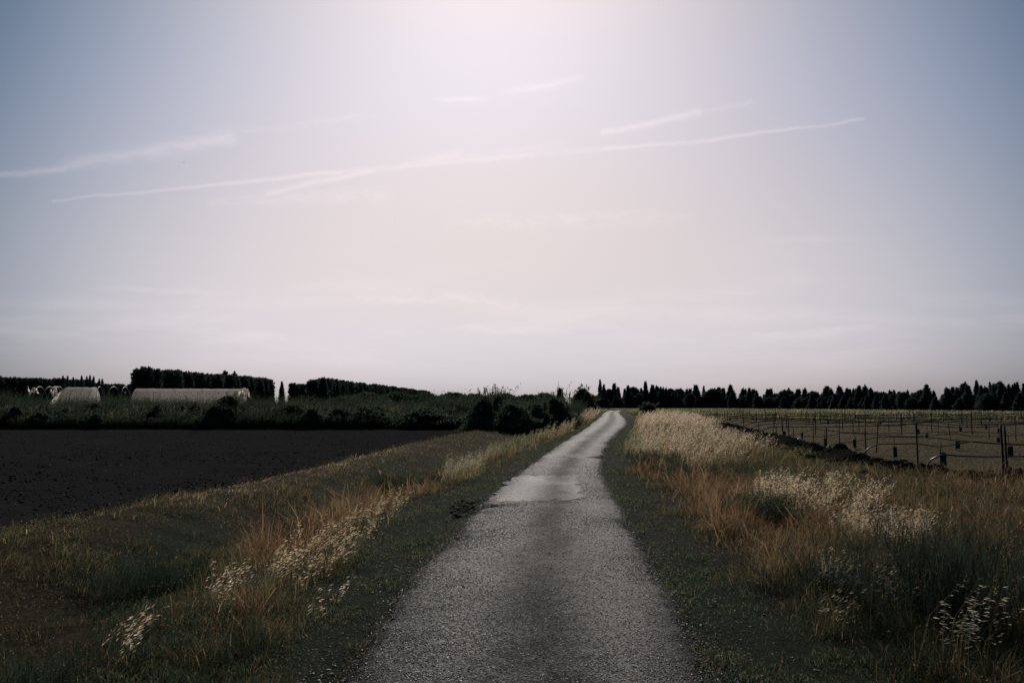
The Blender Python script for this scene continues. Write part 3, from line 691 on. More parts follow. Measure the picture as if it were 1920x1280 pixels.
oat_stuff('glowing pale wild oats rising from the orange grass left of the road', [
    (115, [(480,1095),(540,1125),(660,1050),(745,965),(720,940),(610,1000),(500,1060)], .30, .55, dict(nsp=15, spcol=(.70, .57, .40), wind=(.38, 0))),
    (26, [(380,1080),(480,1080),(480,1140),(400,1150)], .25, .45, dict(nsp=7)),
    (12, [(500,1130),(660,1110),(620,1190),(500,1200)], .15, .3, dict(nsp=6))])
oat_stuff('pale grey green oat clump beside the left road edge at the ditch', [
    (150, [(815,905),(900,895),(900,875),(830,880)], .42, .75, dict(nsp=13, spcol=(.40, .40, .29)))])
oat_stuff('line of silvery grasses on the left verge running to the bend', [
    (260, [(905,862),(1000,845),(1060,815),(1010,812),(910,835)], .35, .6, dict(nsp=11, spcol=(.30, .31, .22))),
    (420, [(1015,838),(1118,790),(1126,779),(1085,786),(1010,822)], .5, 1.0, dict(nsp=12, spcol=(.46, .40, .29))),
    (150, [(1080,800),(1124,782),(1118,778),(1085,783)], .9, 1.5, dict(nsp=14, spcol=(.58, .48, .37)))])
oat_stuff('dense feathery pale grass mass right of the road by the earth ridge', [
    (1250, [(1190,868),(1300,890),(1425,882),(1440,860),(1340,822),(1240,806),(1190,812)], .55, .85, dict(nsp=13, wind=(.42, 0), spcol=(.68, .56, .43), rise=.6)),
    (1000, [(1185,815),(1300,818),(1345,822),(1290,792),(1200,790)], .75, 1.15, dict(nsp=13, wind=(.40, 0), spcol=(.78, .63, .49), rise=.6)),
    (260, [(1165,850),(1200,870),(1225,880),(1210,820),(1180,812)], .35, .6, dict(nsp=9, wind=(.40, 0), spcol=(.34, .35, .25), rise=.6)),
    (120, [(1190,800),(1290,800),(1280,788),(1185,788)], .9, 1.3, dict(nsp=15, wind=(.35, 0), spcol=(.62, .50, .38), rise=.6))])
oat_stuff('scattered bright oats among brown grass, middle of the right verge', [
    (420, [(1385,960),(1480,990),(1620,985),(1660,950),(1560,935),(1420,925)], .38, .62, dict(nsp=15, wind=(.36, 0), spcol=(.80, .66, .50))),
    (260, [(1540,1010),(1720,1060),(1730,1010),(1600,985)], .35, .6, dict(nsp=15, spcol=(.66, .55, .40))),
    (26, [(1530,925),(1640,930),(1640,915),(1540,905)], .3, .45, dict(nsp=10))])
oat_stuff('loose oats with glinting heads around the right foreground shrubs', [
    (50, [(1500,1090),(1570,1110),(1600,1150),(1520,1130)], .3, .5, dict(nsp=13, spcol=(.42, .40, .29))),
    (60, [(1600,1150),(1720,1180),(1740,1120),(1620,1100)], .35, .55, dict(nsp=13, spcol=(.48, .44, .33))),
    (30, [(1850,1160),(1960,1160),(1960,1080),(1860,1080)], .4, .7, dict(nsp=9, spcol=(.40, .34, .24)))])

def oat_tuft(px, py, n, h0, h1, r, label, **kw):
    P0 = gp(px, py); z = float(ground_z(np.array([P0.x]), np.array([P0.y]), True)[0])
    root = empty('wild_oat_tuft', (P0.x, P0.y, z)); tag(root, label, 'wild oats')
    a = Acc(); P = np.stack([RNG.normal(0, r, n), RNG.normal(0, r, n), np.full(n, -.01)], -1)
    oats(a, P, RNG.uniform(h0, h1, n), dist=np.full(n, P0.y), **kw); a.build('oat_stems', M['oat'], root)
    b = Acc(); m = n * 9; P = np.stack([RNG.normal(0, r * 1.2, m), RNG.normal(0, r * 1.2, m), np.full(m, -.01)], -1); h = RNG.uniform(.3, .8, m) * h1
    b.add(*blades(P, h, RNG.normal(0, .3, (m, 2)) * h[:, None], np.full(m, .0035), jit((.035, .036, .022), m, .3))); b.build('leaf_blades', M['grass'], root)
oat_tuft(205, 1235, 9, .34, .54, .07, 'single bright oat tuft nearest the bottom left corner', nsp=15, wind=(.40, 0), rise=.55, spread=.5, spcol=(.62, .54, .42))
oat_tuft(1780, 1262, 15, .34, .62, .11, 'big oat tuft with a fan of silvery heads low at the right edge', nsp=15, wind=(.30, 0), spcol=(.46, .44, .35), rise=-.05, spread=.8)
oat_tuft(1560, 1190, 9, .25, .40, .07, 'small oat tuft between the shoulder and the dark foreground shrub', nsp=8, spcol=(.42, .38, .27))

# ------------------------------------------------------------ shrubs
def broom(px, py, w, h, nst, label, leafy=1.0, col=(.022, .034, .026), tall=1.0, name='shrub'):
    P0 = gp(px, py); z = float(ground_z(np.array([P0.x]), np.array([P0.y]), True)[0])
    root = empty(name, (P0.x, P0.y, z)); tag(root, label, 'shrub')
    st = Acc(); lf = Acc(); n = nst
    P = np.stack([RNG.normal(0, w * .16, n), RNG.normal(0, w * .16, n), np.full(n, -.02)], -1)
    H = h * RNG.uniform(.45, 1.0, n); D = P[:, :2] * 1.3 + RNG.normal(0, w * .2, (n, 2))
    d1 = np.concatenate([D * .45, (H * .5)[:, None]], 1); d2 = np.concatenate([D, H[:, None]], 1)
    st.add(*ribbons(P, d1, d2, np.maximum(.005, .0006 * P0.y) * RNG.uniform(.6, 1.4, n), jit((.022, .024, .018), n)))
    # side twigs
    m = n * 5; i = RNG.integers(0, n, m); t = RNG.uniform(.35, .95, m)[:, None]
    B = P[i] + np.where(t < .5, d1[i] * t * 2, d1[i] + (d2 - d1)[i] * (t - .5) * 2); tw = RNG.normal(0, 1, (m, 3)); tw[:, 2] = np.abs(tw[:, 2]) + .8; tw = tw / np.linalg.norm(tw, axis=1)[:, None] * (h * RNG.uniform(.08, .22, m))[:, None]
    st.add(*ribbons(B, tw * .5, tw, np.full(m, max(.0028, .0004 * P0.y)), jit((.024, .028, .02), m)))
    k = int(nst * 60 * leafy); i = RNG.integers(0, n, k); t = (RNG.uniform(0, 1, k) ** .9)[:, None] * .95
    B = P[i] + np.where(t < .5, d1[i] * t * 2, d1[i] + (d2 - d1)[i] * (t - .5) * 2) + RNG.normal(0, .05 * w + .02, (k, 3)) * [1, 1, .5]
    hh = RNG.uniform(.05, .13, k) * (.6 + h); hh = hh * 1.25; lf.add(*blades(B, hh, RNG.normal(.1, .35, (k, 2)) * hh[:, None], np.full(k, max(.003, .0005 * P0.y)), jit(col, k, .3)))
    st.build('stems', M['leaf'], root); lf.build('leaves', M['grass'], root)
broom(1560, 1120, .75, .42, 60, 'rounded dark green shrub left of the taller foreground shrub', 1.2)
broom(1770, 1165, 1.3, .95, 130, 'tall dark shrub with bare upright twigs at the right edge', 1.0, (.026, .037, .029))
broom(1705, 1130, .6, .75, 26, 'narrow twiggy shrub touching the left of the tall foreground shrub', .5)
broom(1900, 1150, .5, .85, 14, 'thin bare-stemmed shrub cut by the right frame edge', .3)
broom(1428, 975, 1.1, .50, 60, 'green clump under pale oats midway along the right verge', 1.2, (.030, .046, .032))
broom(1300, 905, 1.6, .50, 60, 'green clump at the front foot of the feathery grass', 1.0, (.030, .046, .032))
broom(1225, 880, 1.1, .5, 40, 'low green weeds beside the right road edge near the grass mass', 1.0, (.030, .046, .032))
broom(330, 1035, 1.5, .34, 80, 'spreading dark green clump on the left bank crest', 1.4, (.020, .030, .021))
broom(590, 985, .9, .26, 50, 'small dark green clump on the middle of the left bank', 1.3, (.020, .030, .021))
broom(230, 1225, .5, .34, 20, 'dark leafless stalks behind the bright bottom left oat tuft', .4)
broom(60, 1265, .7, .42, 22, 'dark stalks in the bottom left corner', .5)
broom(760, 900, 1.6, .35, 60, 'dark green clump where the bank meets the flat shoulder', 1.2, (.024, .036, .024))

# leafy bushes further off: lumpy crown of leaf cards around twigs
def crown_mesh(name, prof, h, r, nleaf, leaf, col, seed, lump=.35, core=True, lean=0.0, tips=0, leaders=0):
    rng = np.random.default_rng(seed); acc = Acc()
    ph = rng.uniform(0, 6.28, 6)
    def rad(t, a):
        base = np.interp(t, [p[0] for p in prof], [p[1] for p in prof]) * r
        return base * (1 + lump * (.5 * np.sin(3 * a + ph[0] + 5 * t) + .35 * np.sin(5 * a + ph[1] - 9 * t) + .45 * np.sin(14 * t + ph[2] + 2 * a)) * .7)
    if core:
        nt, na = 12, 9; T = np.linspace(0.02, .985, nt); A = np.linspace(0, 2 * math.pi, na, endpoint=False)
        TT, AA = np.meshgrid(T, A, indexing='ij'); R = rad(TT, AA) * .82 * rng.uniform(.85, 1.1, TT.shape)
        V = np.stack([np.cos(AA) * R + lean * TT * h, np.sin(AA) * R, TT * h], -1).reshape(-1, 3)
        F = []
        for i in range(nt - 1):
            for j in range(na):
                a, b = i * na + j, i * na + (j + 1) % na; F += [(a, b, b + na), (a, b + na, a + na)]
        for j in range(1, na - 1): F.append(((nt - 1) * na, (nt - 1) * na + j, (nt - 1) * na + j + 1))
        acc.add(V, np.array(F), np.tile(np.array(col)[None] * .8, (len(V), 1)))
    t = rng.uniform(0, 1, nleaf) ** .9; a = rng.uniform(0, 6.283, nleaf); R = rad(t, a) * rng.uniform(.7, 1.15, nleaf)
    P = np.stack([np.cos(a) * R + lean * t * h, np.sin(a) * R, t * h], -1)
    D = np.stack([np.cos(a), np.sin(a), rng.uniform(.2, 1.6, nleaf)], -1) + rng.normal(0, .5, (nleaf, 3)); D /= np.linalg.norm(D, axis=1)[:, None]
    s = np.cross(D, rng.normal(size=(nleaf, 3))); s /= np.linalg.norm(s, axis=1)[:, None]
    L = (leaf * rng.uniform(.5, 1.4, nleaf))[:, None]
    V = np.stack([P - s * L * .35, P + s * L * .35, P + D * L], 1).reshape(-1, 3); F = np.arange(nleaf * 3).reshape(-1, 3)
    c = np.array(col)[None] * rng.uniform(.6, 1.5, (nleaf, 1)); acc.add(V, F, np.repeat(c, 3, 0))
    for q in range(leaders):
        a0 = rng.uniform(0, 6.28); rr = r * (rng.uniform(.1, .75) if q else .05); zt = h * (rng.uniform(.98, 1.16) - .30 * (rr / r) ** 2); zb = zt - h * rng.uniform(.22, .34); m = 70
        tt = rng.uniform(0, 1, m) ** .8; aa = rng.uniform(0, 6.28, m); ra = (1 - tt) * r * .20 * rng.uniform(.3, 1, m)
        P = np.stack([math.cos(a0) * rr + np.cos(aa) * ra, math.sin(a0) * rr + np.sin(aa) * ra, zb + (zt - zb) * tt], -1)
        D = np.stack([np.cos(aa) * .8, np.sin(aa) * .8, rng.uniform(.3, 1.6, m)], -1); D /= np.linalg.norm(D, axis=1)[:, None]; sd = np.cross(D, rng.normal(size=(m, 3))); sd /= np.linalg.norm(sd, axis=1)[:, None]
        LL = (leaf * rng.uniform(.5, 1.0, m) * (1.1 - .6 * tt))[:, None]; V = np.stack([P - sd * LL * .35, P + sd * LL * .35, P + D * LL], 1).reshape(-1, 3)
        acc.add(V, np.arange(m * 3).reshape(-1, 3), np.repeat(np.array(col)[None] * rng.uniform(.6, 1.4, (m, 1)), 3, 0))
    if tips:
        P = np.stack([rng.normal(0, r * .35, tips), rng.normal(0, r * .3, tips), np.full(tips, h * .6)], -1); hh = h * rng.uniform(.35, .70 if tips < 25 else .98, tips); ln_ = rng.normal(.05, .22, (tips, 2)) * hh[:, None]
        acc.add(*blades(P, hh, ln_, np.full(tips, leaf * .55), np.tile(np.array(col)[None], (tips, 1)), rng))
        m = tips * 22; i = rng.integers(0, tips, m); ft_ = rng.uniform(.15, .92, m); q = P[i] + np.stack([ln_[i, 0] * ft_ ** 1.6 + rng.normal(0, leaf * .4, m), ln_[i, 1] * ft_ ** 1.6 + rng.normal(0, leaf * .4, m), hh[i] * ft_], -1)
        sl = np.full(m, leaf * .9); acc.add(*blades(q, sl, rng.normal(0, .7, (m, 2)) * leaf * .6, np.full(m, leaf * .4), np.tile(np.array(col)[None], (m, 1)), rng))
    return acc.build(name, M['leaf'], data_only=True)
def trunk_mesh(name, h, r):
    A = np.linspace(0, 2 * math.pi, 7, endpoint=False); V = []; F = []
    rings = [(0, 1.5), (.12, 1.0), (.5, .8), (1.0, .35)]
    for t, k in rings:
        for a in A: V.append((math.cos(a) * r * k + .04 * math.sin(t * 9), math.sin(a) * r * k, t * h - .1))
    for i in range(len(rings) - 1):
        for j in range(7): F.append((i * 7 + j, i * 7 + (j + 1) % 7, (i + 1) * 7 + (j + 1) % 7, (i + 1) * 7 + j))
    return mesh(name, V, F, M['bark'], data_only=True, smooth=True)

P_COL = [(0, .8), (.08, 1), (.75, 1), (.93, .85), (1, .45)]       # clipped windbreak cypress
P_SPIRE = [(0, .6), (.12, 1), (.4, .95), (.7, .6), (.9, .25), (1, .03)]
P_CONE = [(0, .8), (.15, 1), (.45, .80), (.65, .50), (.82, .22), (1, .02)]
P_ROUND = [(0, .7), (.2, 1), (.55, 1), (.8, .75), (.93, .45), (1, .1)]
P_BUSH = [(0, .8), (.3, 1), (.6, .95), (.85, .6), (1, .15)]
DG = (.030, .045, .038); DG2 = (.034, .054, .050)
KIT = {}
def kit(kind, prof, h, r, nleaf, leaf, col, nvar, lump, leaders=0):
    KIT[kind] = [(crown_mesh('crown', prof, h, r, nleaf, leaf, col, 900 + 31 * i + len(kind) * 7, lump, leaders=leaders), trunk_mesh('trunk', h * .85, r * .10)) for i in range(nvar)]
kit('col', P_COL, 8.0, 1.25, 1500, .42, DG, 5, .16)
kit('spire', P_SPIRE, 8.0, .95, 1100, .34, DG2, 3, .18)
kit('cone', P_CONE, 7.7, 2.0, 1500, .8, DG2, 6, .55, 3)
kit('round', P_ROUND, 7.3, 2.6, 1700, .8, DG2, 6, .5, 7)
KH = 8.0
def tree(kind, name, X, Y, h, rs, label, cat, group, lean=0.0):
    cm, tm = random.choice(KIT[kind])
    root = empty(name, (X, Y, float(ground_z(np.array([X]), np.array([Y]))[0])), random.uniform(0, 6.28)); tag(root, label, cat, group)
    for nm, md in (('crown', cm), ('trunk', tm)):
        o = bpy.data.objects.new(nm, md); COL.objects.link(o); o.parent = root
        s = h / KH; o.scale = (rs, rs, s * .97 if nm == 'crown' else s); o.location = (0, 0, .15 if nm == 'crown' else 0)
    if lean: root.rotation_euler = (0, lean, 0)
    return root
def topz(px, py, Y): return dp(px, py, Y).z

# windbreak rows, running away from the viewer roughly along the road
def row(x0, y0, x1, y1, pitch, hfun, label, group, gaps=(), jh=.25, jx=.25, rs=1.0):
    L = math.hypot(x1 - x0, y1 - y0); n = int(L / pitch)
    for i in range(n + 1):
        f = i / n; X = x0 + (x1 - x0) * f + random.gauss(0, jx); Y = y0 + (y1 - y0) * f
        px = 960 + X / Y * FPX
        if any(a < px < b for a, b in gaps): continue
        h = hfun(px, Y) + random.uniform(-jh, jh)
        tree('col', 'cypress_tree', X, Y, h, rs * random.uniform(.9, 1.15), label, 'cypress tree', group)
row(-70.3, 151, -66.6, 219, 1.4, lambda px, Y: 8.75, 'clipped cypress in the tall dark windbreak behind the plastic tunnels', 'cypresses of the tall windbreak behind the tunnels', gaps=((333, 339), (497, 501)), jh=.3)
row(-68.6, 250, -65.2, 268, 1.5, lambda px, Y: 8.4, 'clipped cypress in the short windbreak stub right of the lone slim cypress', 'cypresses of the short windbreak stub', gaps=((566, 569), (585, 588)))
row(-47.0, 190, -41.0, 385, 2.1, lambda px, Y: 8.1, 'cypress in the long windbreak sloping down towards the middle', 'cypresses of the long central windbreak', jh=.5, rs=1.05)
row(-134, 186, -118.6, 252, 1.6, lambda px, Y: 9.0 - (.9 if px > 172 else 0), 'cypress in the low distant windbreak at the left edge of the frame', 'cypresses of the far left windbreak', gaps=((234.5, 238),), jh=.25)
for px, py in ((95, 703), (104, 703), (115, 706), (131, 703), (141, 704), (147, 702), (154, 704), (165, 709), (171, 709)):
    Y = 215.; X = (px - 960) / FPX * Y * 1.0
    tree('spire', 'cypress_tree', X, Y + 6, topz(px, py, Y), .75, 'pointed cypress tip poking above the far left windbreak', 'cypress tree', 'pointed cypresses above the far left windbreak')
tree('spire', 'cypress_tree', (529 - 960) / FPX * 235, 235, topz(529, 715, 235), 1.0, 'lone slim cypress standing in the gap between two windbreaks', 'cypress tree', None)
for px, py, Y, lb in ((422, 696, 192, 'pointed treetop standing proud of the tall windbreak, left one of two'), (440, 700, 198, 'rounder treetop standing proud of the tall windbreak, right one of two')):
    tree('cone', 'conifer_tree', (px - 960) / FPX * Y, Y, topz(px, py, Y), .8, lb, 'tree', None)
tree('cone', 'conifer_tree', (606 - 960) / FPX * 188, 188, topz(604, 709, 188), .9, 'ragged-topped tree at the near end of the central windbreak', 'tree', None)

# the tree line on the right
LINE = [(1125,714,'spire',1.1),(1132,723,'spire',1.2),(1142,731,'round',.9),(1151,722,'cone',.8),(1158,729,'cone',.7),(1171,733,'cone',.6),(1177,726,'cone',.7),(1187,727,'round',1.1),
 (1202,731,'cone',.7),(1210,720,'cone',.7),(1223,726,'cone',1.0),(1232,727,'cone',.9),(1238,729,'cone',.6),(1243,730,'cone',.6),(1248,731,'cone',.6),(1257,730,'round',.9),(1273,730,'round',1.0),
 (1287,733,'cone',.7),(1293,732,'cone',.8),(1305,725,'cone',1.0),(1319,726,'spire',1.0),(1336,730,'round',1.2),(1347,729,'cone',1.0),(1356,731,'cone',.8),(1369,726,'cone',1.1),(1392,732,'cone',.9),(1397,733,'cone',.6),
 (1404,731,'cone',.7),(1411,733,'cone',.8),(1417,735,'cone',.6),(1439,734,'cone',.9),(1444,732,'cone',.7),(1455,740,'round',.9),(1473,733,'round',1.3),(1478,732,'cone',.6),(1495,733,'cone',.9),(1508,732,'cone',.9),
 (1524,735,'round',1.0),(1550,729,'cone',1.4),(1557,733,'cone',.9),(1573,728,'cone',1.1),(1587,731,'cone',.7),(1592,733,'cone',.7),(1599,731,'spire',.9),(1604,732,'cone',.6),(1610,728,'cone',.9),(1621,727,'cone',1.0),
 (1631,732,'cone',.9),(1642,736,'round',.8),(1655,737,'round',.8),(1668,736,'cone',.8),(1675,734,'spire',1.0),(1685,738,'cone',.7),(1693,737,'round',.7),(1700,736,'cone',.6),(1710,741,'cone',.9),(1726,733,'round',1.0),
 (1736,724,'cone',.8),(1749,737,'cone',.6),(1775,731,'cone',.9),(1785,729,'cone',.7),(1793,731,'cone',.6),(1806,722,'cone',1.2),(1814,727,'cone',.8),(1830,716,'spire',1.2),(1838,726,'cone',.6),(1847,729,'cone',.7),
 (1855,719,'spire',.9),(1861,722,'spire',.7),(1871,719,'round',1.0),(1876,719,'cone',.7),(1890,723,'spire',1.1),(1897,724,'spire',.8),(1901,721,'spire',.9),(1906,719,'spire',1.1),(1918,722,'spire',1.1),(1932,720,'spire',1),(1950,722,'cone',1.1),(1975,719,'round',1.1),(2000,722,'cone',1.2),(2030,718,'spire',1.2),(2055,722,'cone',1.2)]
def line_y(px): return float(np.interp(px, [1100, 1200, 1340, 1640, 1920, 2100], [330, 350, 350, 250, 187, 165]))
SPECIAL = {1125: 'tallest pointed cypress, left end of the right-hand tree line above the road bend', 1210: 'tall narrow conifer rising above its neighbours right of the road bend',
           1319: 'needle-thin cypress tip between a conifer and a broad round tree', 1736: 'tree with a leaning spire just left of the notch in the tree line',
           1830: 'tallest spire on the right part of the tree line', 1273: 'isolated round-topped tree between two notches of the tree line', 1369: 'conifer with a knob-like tip before a low dip in the tree line', 1871:'broad bushy-topped tree among thin spires near the right edge'}
SPD = {'spire': ('slender pointed cypress in the right-hand tree line', 'cypress tree', 'slender cypresses of the right-hand tree line', 'cypress_tree'),
       'cone': ('conical dark conifer in the right-hand tree line', 'conifer', 'conical conifers of the right-hand tree line', 'conifer_tree'),
       'round': ('round-topped dark evergreen in the right-hand tree line', 'tree', 'round evergreens of the right-hand tree line', 'evergreen_tree')}
for px, py, kd, rs in LINE:
    Y = line_y(px) + random.uniform(-6, 6); sc = Y / 250
    lb, ct, gr, nm = SPD[kd]
    tree(kd, nm, (px - 960) / FPX * Y, Y, topz(px, py - 3, Y), rs * (.55 + .45 * sc) * .95, SPECIAL.get(px, lb), ct, None if px in SPECIAL else gr)
px = 1118.
while px < 2080:                                            # lower trees filling the line
    if not (1758 < px < 1763):
        Y = line_y(px) + random.uniform(-10, 4); dip = 5 if abs(px - 1760) < 9 or abs(px - 1166) < 6 or abs(px - 1283) < 5 or abs(px - 1381) < 7 or abs(px - 1538) < 6 else 0
        tree(random.choice(('round', 'cone', 'cone')), 'evergreen_tree', (px - 960) / FPX * Y, Y, topz(px, random.uniform(736, 747) + dip * .6, Y), .65 * (.55 + .45 * Y / 250), 'low dark evergreen filling in between taller trees of the right-hand line', 'tree', 'low filler evergreens of the right-hand tree line')
    px += random.uniform(5.5, 8.5)

def bush(px, base, top, w, label, name='bush', leaf=.16, nleaf=2600, col=(.060, .080, .054), lump=.7, tips=16, seed=1, prof=[(0, 1), (.3, .98), (.6, .75), (.85, .4), (1, .1)]):
    P0 = gp(px, base); h = topz(px, top, P0.y); r = w / FPX * P0.y / 2
    root = empty(name, (P0.x, P0.y, float(ground_z(np.array([P0.x]), np.array([P0.y]))[0]) - .03)); tag(root, label, 'bush')
    md = crown_mesh('leaves', prof, h, r, nleaf, leaf, col, seed, lump, True, 0.0, tips); o = bpy.data.objects.new('leaves', md); COL.objects.link(o); o.parent = root
    o2 = bpy.data.objects.new('stem', trunk_mesh('stem', h * .7, .05)); COL.objects.link(o2); o2.parent = root
bush(1040, 801, 744, 75, 'dark bush nearest the left road edge before the bend', seed=11, nleaf=4200)
bush(1005, 802, 752, 70, 'low dark bush left of the one by the road edge', seed=12, nleaf=3600)
bush(1050, 785, 727, 26, 'thin straggly bush with a twig tuft rising against the sky', seed=13, tips=7, nleaf=900)
bush(1093, 780, 730, 52, 'dense dark bush with knobbly top beside the bend', seed=14, tips=16, nleaf=3600, leaf=.3)
bush(960, 804, 755, 80, 'broad dark bush in the middle of the weedy field border', seed=15, nleaf=3600)
bush(903, 803, 747, 60, 'tall twiggy bush with long shoots against the sky, left half', seed=16, tips=44, nleaf=2400)
bush(934, 801, 745, 50, 'tall twiggy bush with long shoots against the sky, right half', seed=17, tips=40, nleaf=2200)
bush(425, 797, 744, 80, 'dark rounded bush hiding the right end of the long tunnel', seed=18, nleaf=3600)
bush(700, 797, 762, 110, 'dark low bush in the weedy border under the central windbreak', seed=19, nleaf=2800)
bush(800, 798, 764, 110, 'small dark bush in the weedy border left of the twiggy bush', seed=20, nleaf=2400)
bush(120, 796, 766, 100, 'dark low bush below the short tunnel', seed=21, nleaf=2400)
bush(300, 796, 766, 90, 'dark low bush below the left part of the long tunnel', seed=22, nleaf=2400)
bush(560, 796, 760, 80, 'dark low bush below the windbreak stub', seed=23, nleaf=2400)
bush(1216, 788, 762, 34, 'dark bush poking over the pale grass right of the bend', seed=24, nleaf=1500, leaf=.25)
for i, (px, top, w, Y) in enumerate(((690, 738, 90, 130), (745, 736, 90, 150), (800, 739, 90, 150), (850, 737, 80, 165), (890, 740, 70, 150), (945, 739, 80, 150), (990, 741, 70, 160), (1020, 738, 60, 170), (650, 744, 90, 130))):
    md = crown_mesh('leaves', P_BUSH, topz(px, top, Y), w / FPX * Y / 2, 2200, .4, (.034, .052, .038), 60 + i, .35)
    X = (px - 960) / FPX * Y; root = empty('thicket_bush', (X, Y, 0)); tag(root, 'dark green bush in the long thicket behind the field border', 'bush', 'bushes of the thicket behind the field border')
    o = bpy.data.objects.new('leaves', md); COL.objects.link(o); o.parent = root
    o2 = bpy.data.objects.new('stem', trunk_mesh('stem', 2.5, .08)); COL.objects.link(o2); o2.parent = root

P_SCRUB = [(0, 1), (.25, .98), (.55, .72), (.8, .38), (1, .08)]
SCR = [crown_mesh('leaves', P_SCRUB, 1.0, .62, 1500, .10, (.055, .074, .052), 500 + i, .7, True, 0.0, 14) for i in range(6)]
SST = trunk_mesh('stem', .7, .03)
for i in range(64):
    Y = random.uniform(FIELD_END + .8, FIELD_END + 9); X = random.uniform(-.66 * Y, float(xL(np.array([Y]))[0]) - 2.2)
    root = empty('scrub_bush', (X, Y, 0), random.uniform(0, 6.28)); tag(root, 'dark ragged shrub among the weeds at the far side of the ploughed field', 'bush', 'ragged shrubs of the field border')
    hh = random.uniform(.7, 1.75); ww = random.uniform(1.2, 3.2)
    for md in (random.choice(SCR), SST):
        o = bpy.data.objects.new(md.name.split('.')[0], md); COL.objects.link(o); o.parent = root; o.scale = (ww, ww * .7, hh)

# weedy border along the far side of the ploughed field
def border():
    acc = Acc(); N = 230000
    X = RNG.uniform(-78, 10, N); Y = FIELD_END + .3 + RNG.gamma(1.5, 4.6, N)
    k = (X < xL(Y) - 1.2) & (X > -.72 * Y - 3) & (Y < 100); X, Y = X[k], Y[k]; n = len(X)
    n1 = fbm(X * .35, Y * .2, 201); n2 = fbm(X * 1.1, Y * .5, 202); n3 = fbm(X * .12, Y * .1, 203); up = sstep(Y, FIELD_END, FIELD_END + 9)
    h = (.35 + 1.3 * n1 + .9 * n2) * RNG.uniform(.4, 1.15, n) * (.55 + 1.05 * up) * (.8 + .6 * n3)
    col = jit((.024, .036, .026), n, .3); f = (RNG.uniform(0, 1, n) < .25 * sstep(n2, .35, .6))[:, None]; col = np.where(f, jit((.05, .046, .030), n), col)
    acc.add(*blades(np.stack([X, Y, np.full(n, -.05)], -1), h, RNG.normal(.12, .25, (n, 2)) * h[:, None], RNG.uniform(.015, .05, n), col))
    # leafy scraps
    m = 60000; i = RNG.integers(0, n, m); P = np.stack([X[i] + RNG.normal(0, .1, m), Y[i], h[i] * RNG.uniform(.2, 1, m)], -1); s = RNG.uniform(.06, .16, m)
    acc.add(*blades(P, s, RNG.normal(0, .8, (m, 2)) * s[:, None], s * .6, jit((.034, .046, .030), m, .35)))
    tag(acc.build('border_weeds', M['grass']), 'tangle of dark tall weeds along the far edge of the ploughed field', 'weeds', kind='stuff')
    acc = Acc(); N = 3400; X = RNG.uniform(-60, 9, N); Y = FIELD_END + 2 + RNG.uniform(0, 9, N); n1 = fbm(X * .25, Y * .2, 211)
    k = (X < xL(Y) - 1.2) & (RNG.uniform(0, 1, N) < .25 + sstep(n1, .4, .62)); X, Y = X[k], Y[k]; n = len(X)
    oats(acc, np.stack([X, Y, np.full(n, 0.)], -1), RNG.uniform(.9, 1.85, n), wind=(.15, 0), nsp=9, spcol=(.22, .20, .14), stemcol=(.05, .05, .03), rise=.9)
    tag(acc.build('dry_weed_heads', M['oat']), 'dull straw seed heads standing in the weeds beyond the ploughed field', 'weeds', kind='stuff')
border()

# ------------------------------------------------------------ earth ridge and orchard
def ridge():
    ys = []; y = 17.2
    while y < 112: ys.append(y); y += .06 + y * .003
    Y = np.array(ys); j = np.linspace(-1, 1, 23); Yg = np.repeat(Y[:, None], 23, 1); J = np.repeat(j[None], len(Y), 0)
    W = .45 + .45 * fbm(Y * 1.6, Y * 0, 301, 4, .7)[:, None]; Xg = xE(Yg) + .15 + J * W
    hh = (.05 + .22 * sstep(fbm(Y * .9, Y * 0 + 2, 302), .35, .7))[:, None] * np.clip(1 - np.abs(J) ** 1.3, 0, 1) * (.25 + 1.6 * (fbm(Xg * 6, Yg * 4, 303, 4, .75)))
    hh = hh * np.minimum(1, np.minimum((Yg - 17.2) / 1.5, (112 - Yg) / 8))
    Z = ground_z(Xg, Yg) + hh - .03 * (np.abs(J) > .99)
    tag(mesh('earth_ridge', np.stack([Xg, Yg, Z], -1), strip_faces(len(Y), 23), M['ridge']), kind='structure')
    N = 7000; Y = np.exp(RNG.uniform(math.log(17.5), math.log(105), N)); X = xE(Y) + .1 + RNG.normal(0, .5, N)
    V, F = rocks(np.stack([X, Y, ground_z(X, Y) + RNG.uniform(0, .22, N) * np.exp(-((X - xE(Y) - .15) / .4) ** 2)], -1), RNG.gamma(1.6, .022, N) + .012 + Y * .0006)
    tag(mesh('earth_clods', V, F, M['ridge']), 'dark crumbled earth clods heaped along the orchard edge', 'soil', kind='stuff')
    for px, py, r, lb in ((1577, 842, .26, 'round dark earth lump beside the third hose end'), (1615, 858, .24, 'dark earth heap at the foot of the second hose'), (1755, 884, .27, 'dark earth heap at the foot of the nearest hose'), (1622, 889, .10, 'small dark clod lying alone on the green strip')):
        p = gp(px, py); rng = np.random.default_rng(int(px)); nt, na = 9, 16; V = []
        for i in range(nt):
            th = math.pi * .55 * i / (nt - 1)
            for k in range(na):
                ph = 2 * math.pi * k / na; q = r * rng.uniform(.86, 1.12); V.append((math.cos(ph) * math.sin(th) * q * 1.25, math.sin(ph) * math.sin(th) * q, math.cos(th) * q * .9))
        F = [(i * na + k, i * na + (k + 1) % na, (i + 1) * na + (k + 1) % na, (i + 1) * na + k) for i in range(nt - 1) for k in range(na)]
        o = mesh('earth_heap', V, F, M['ridge']); o.location = (p.x, p.y, float(ground_z(np.array([p.x]), np.array([p.y]))[0])); tag(o, lb, 'earth heap')
ridge()

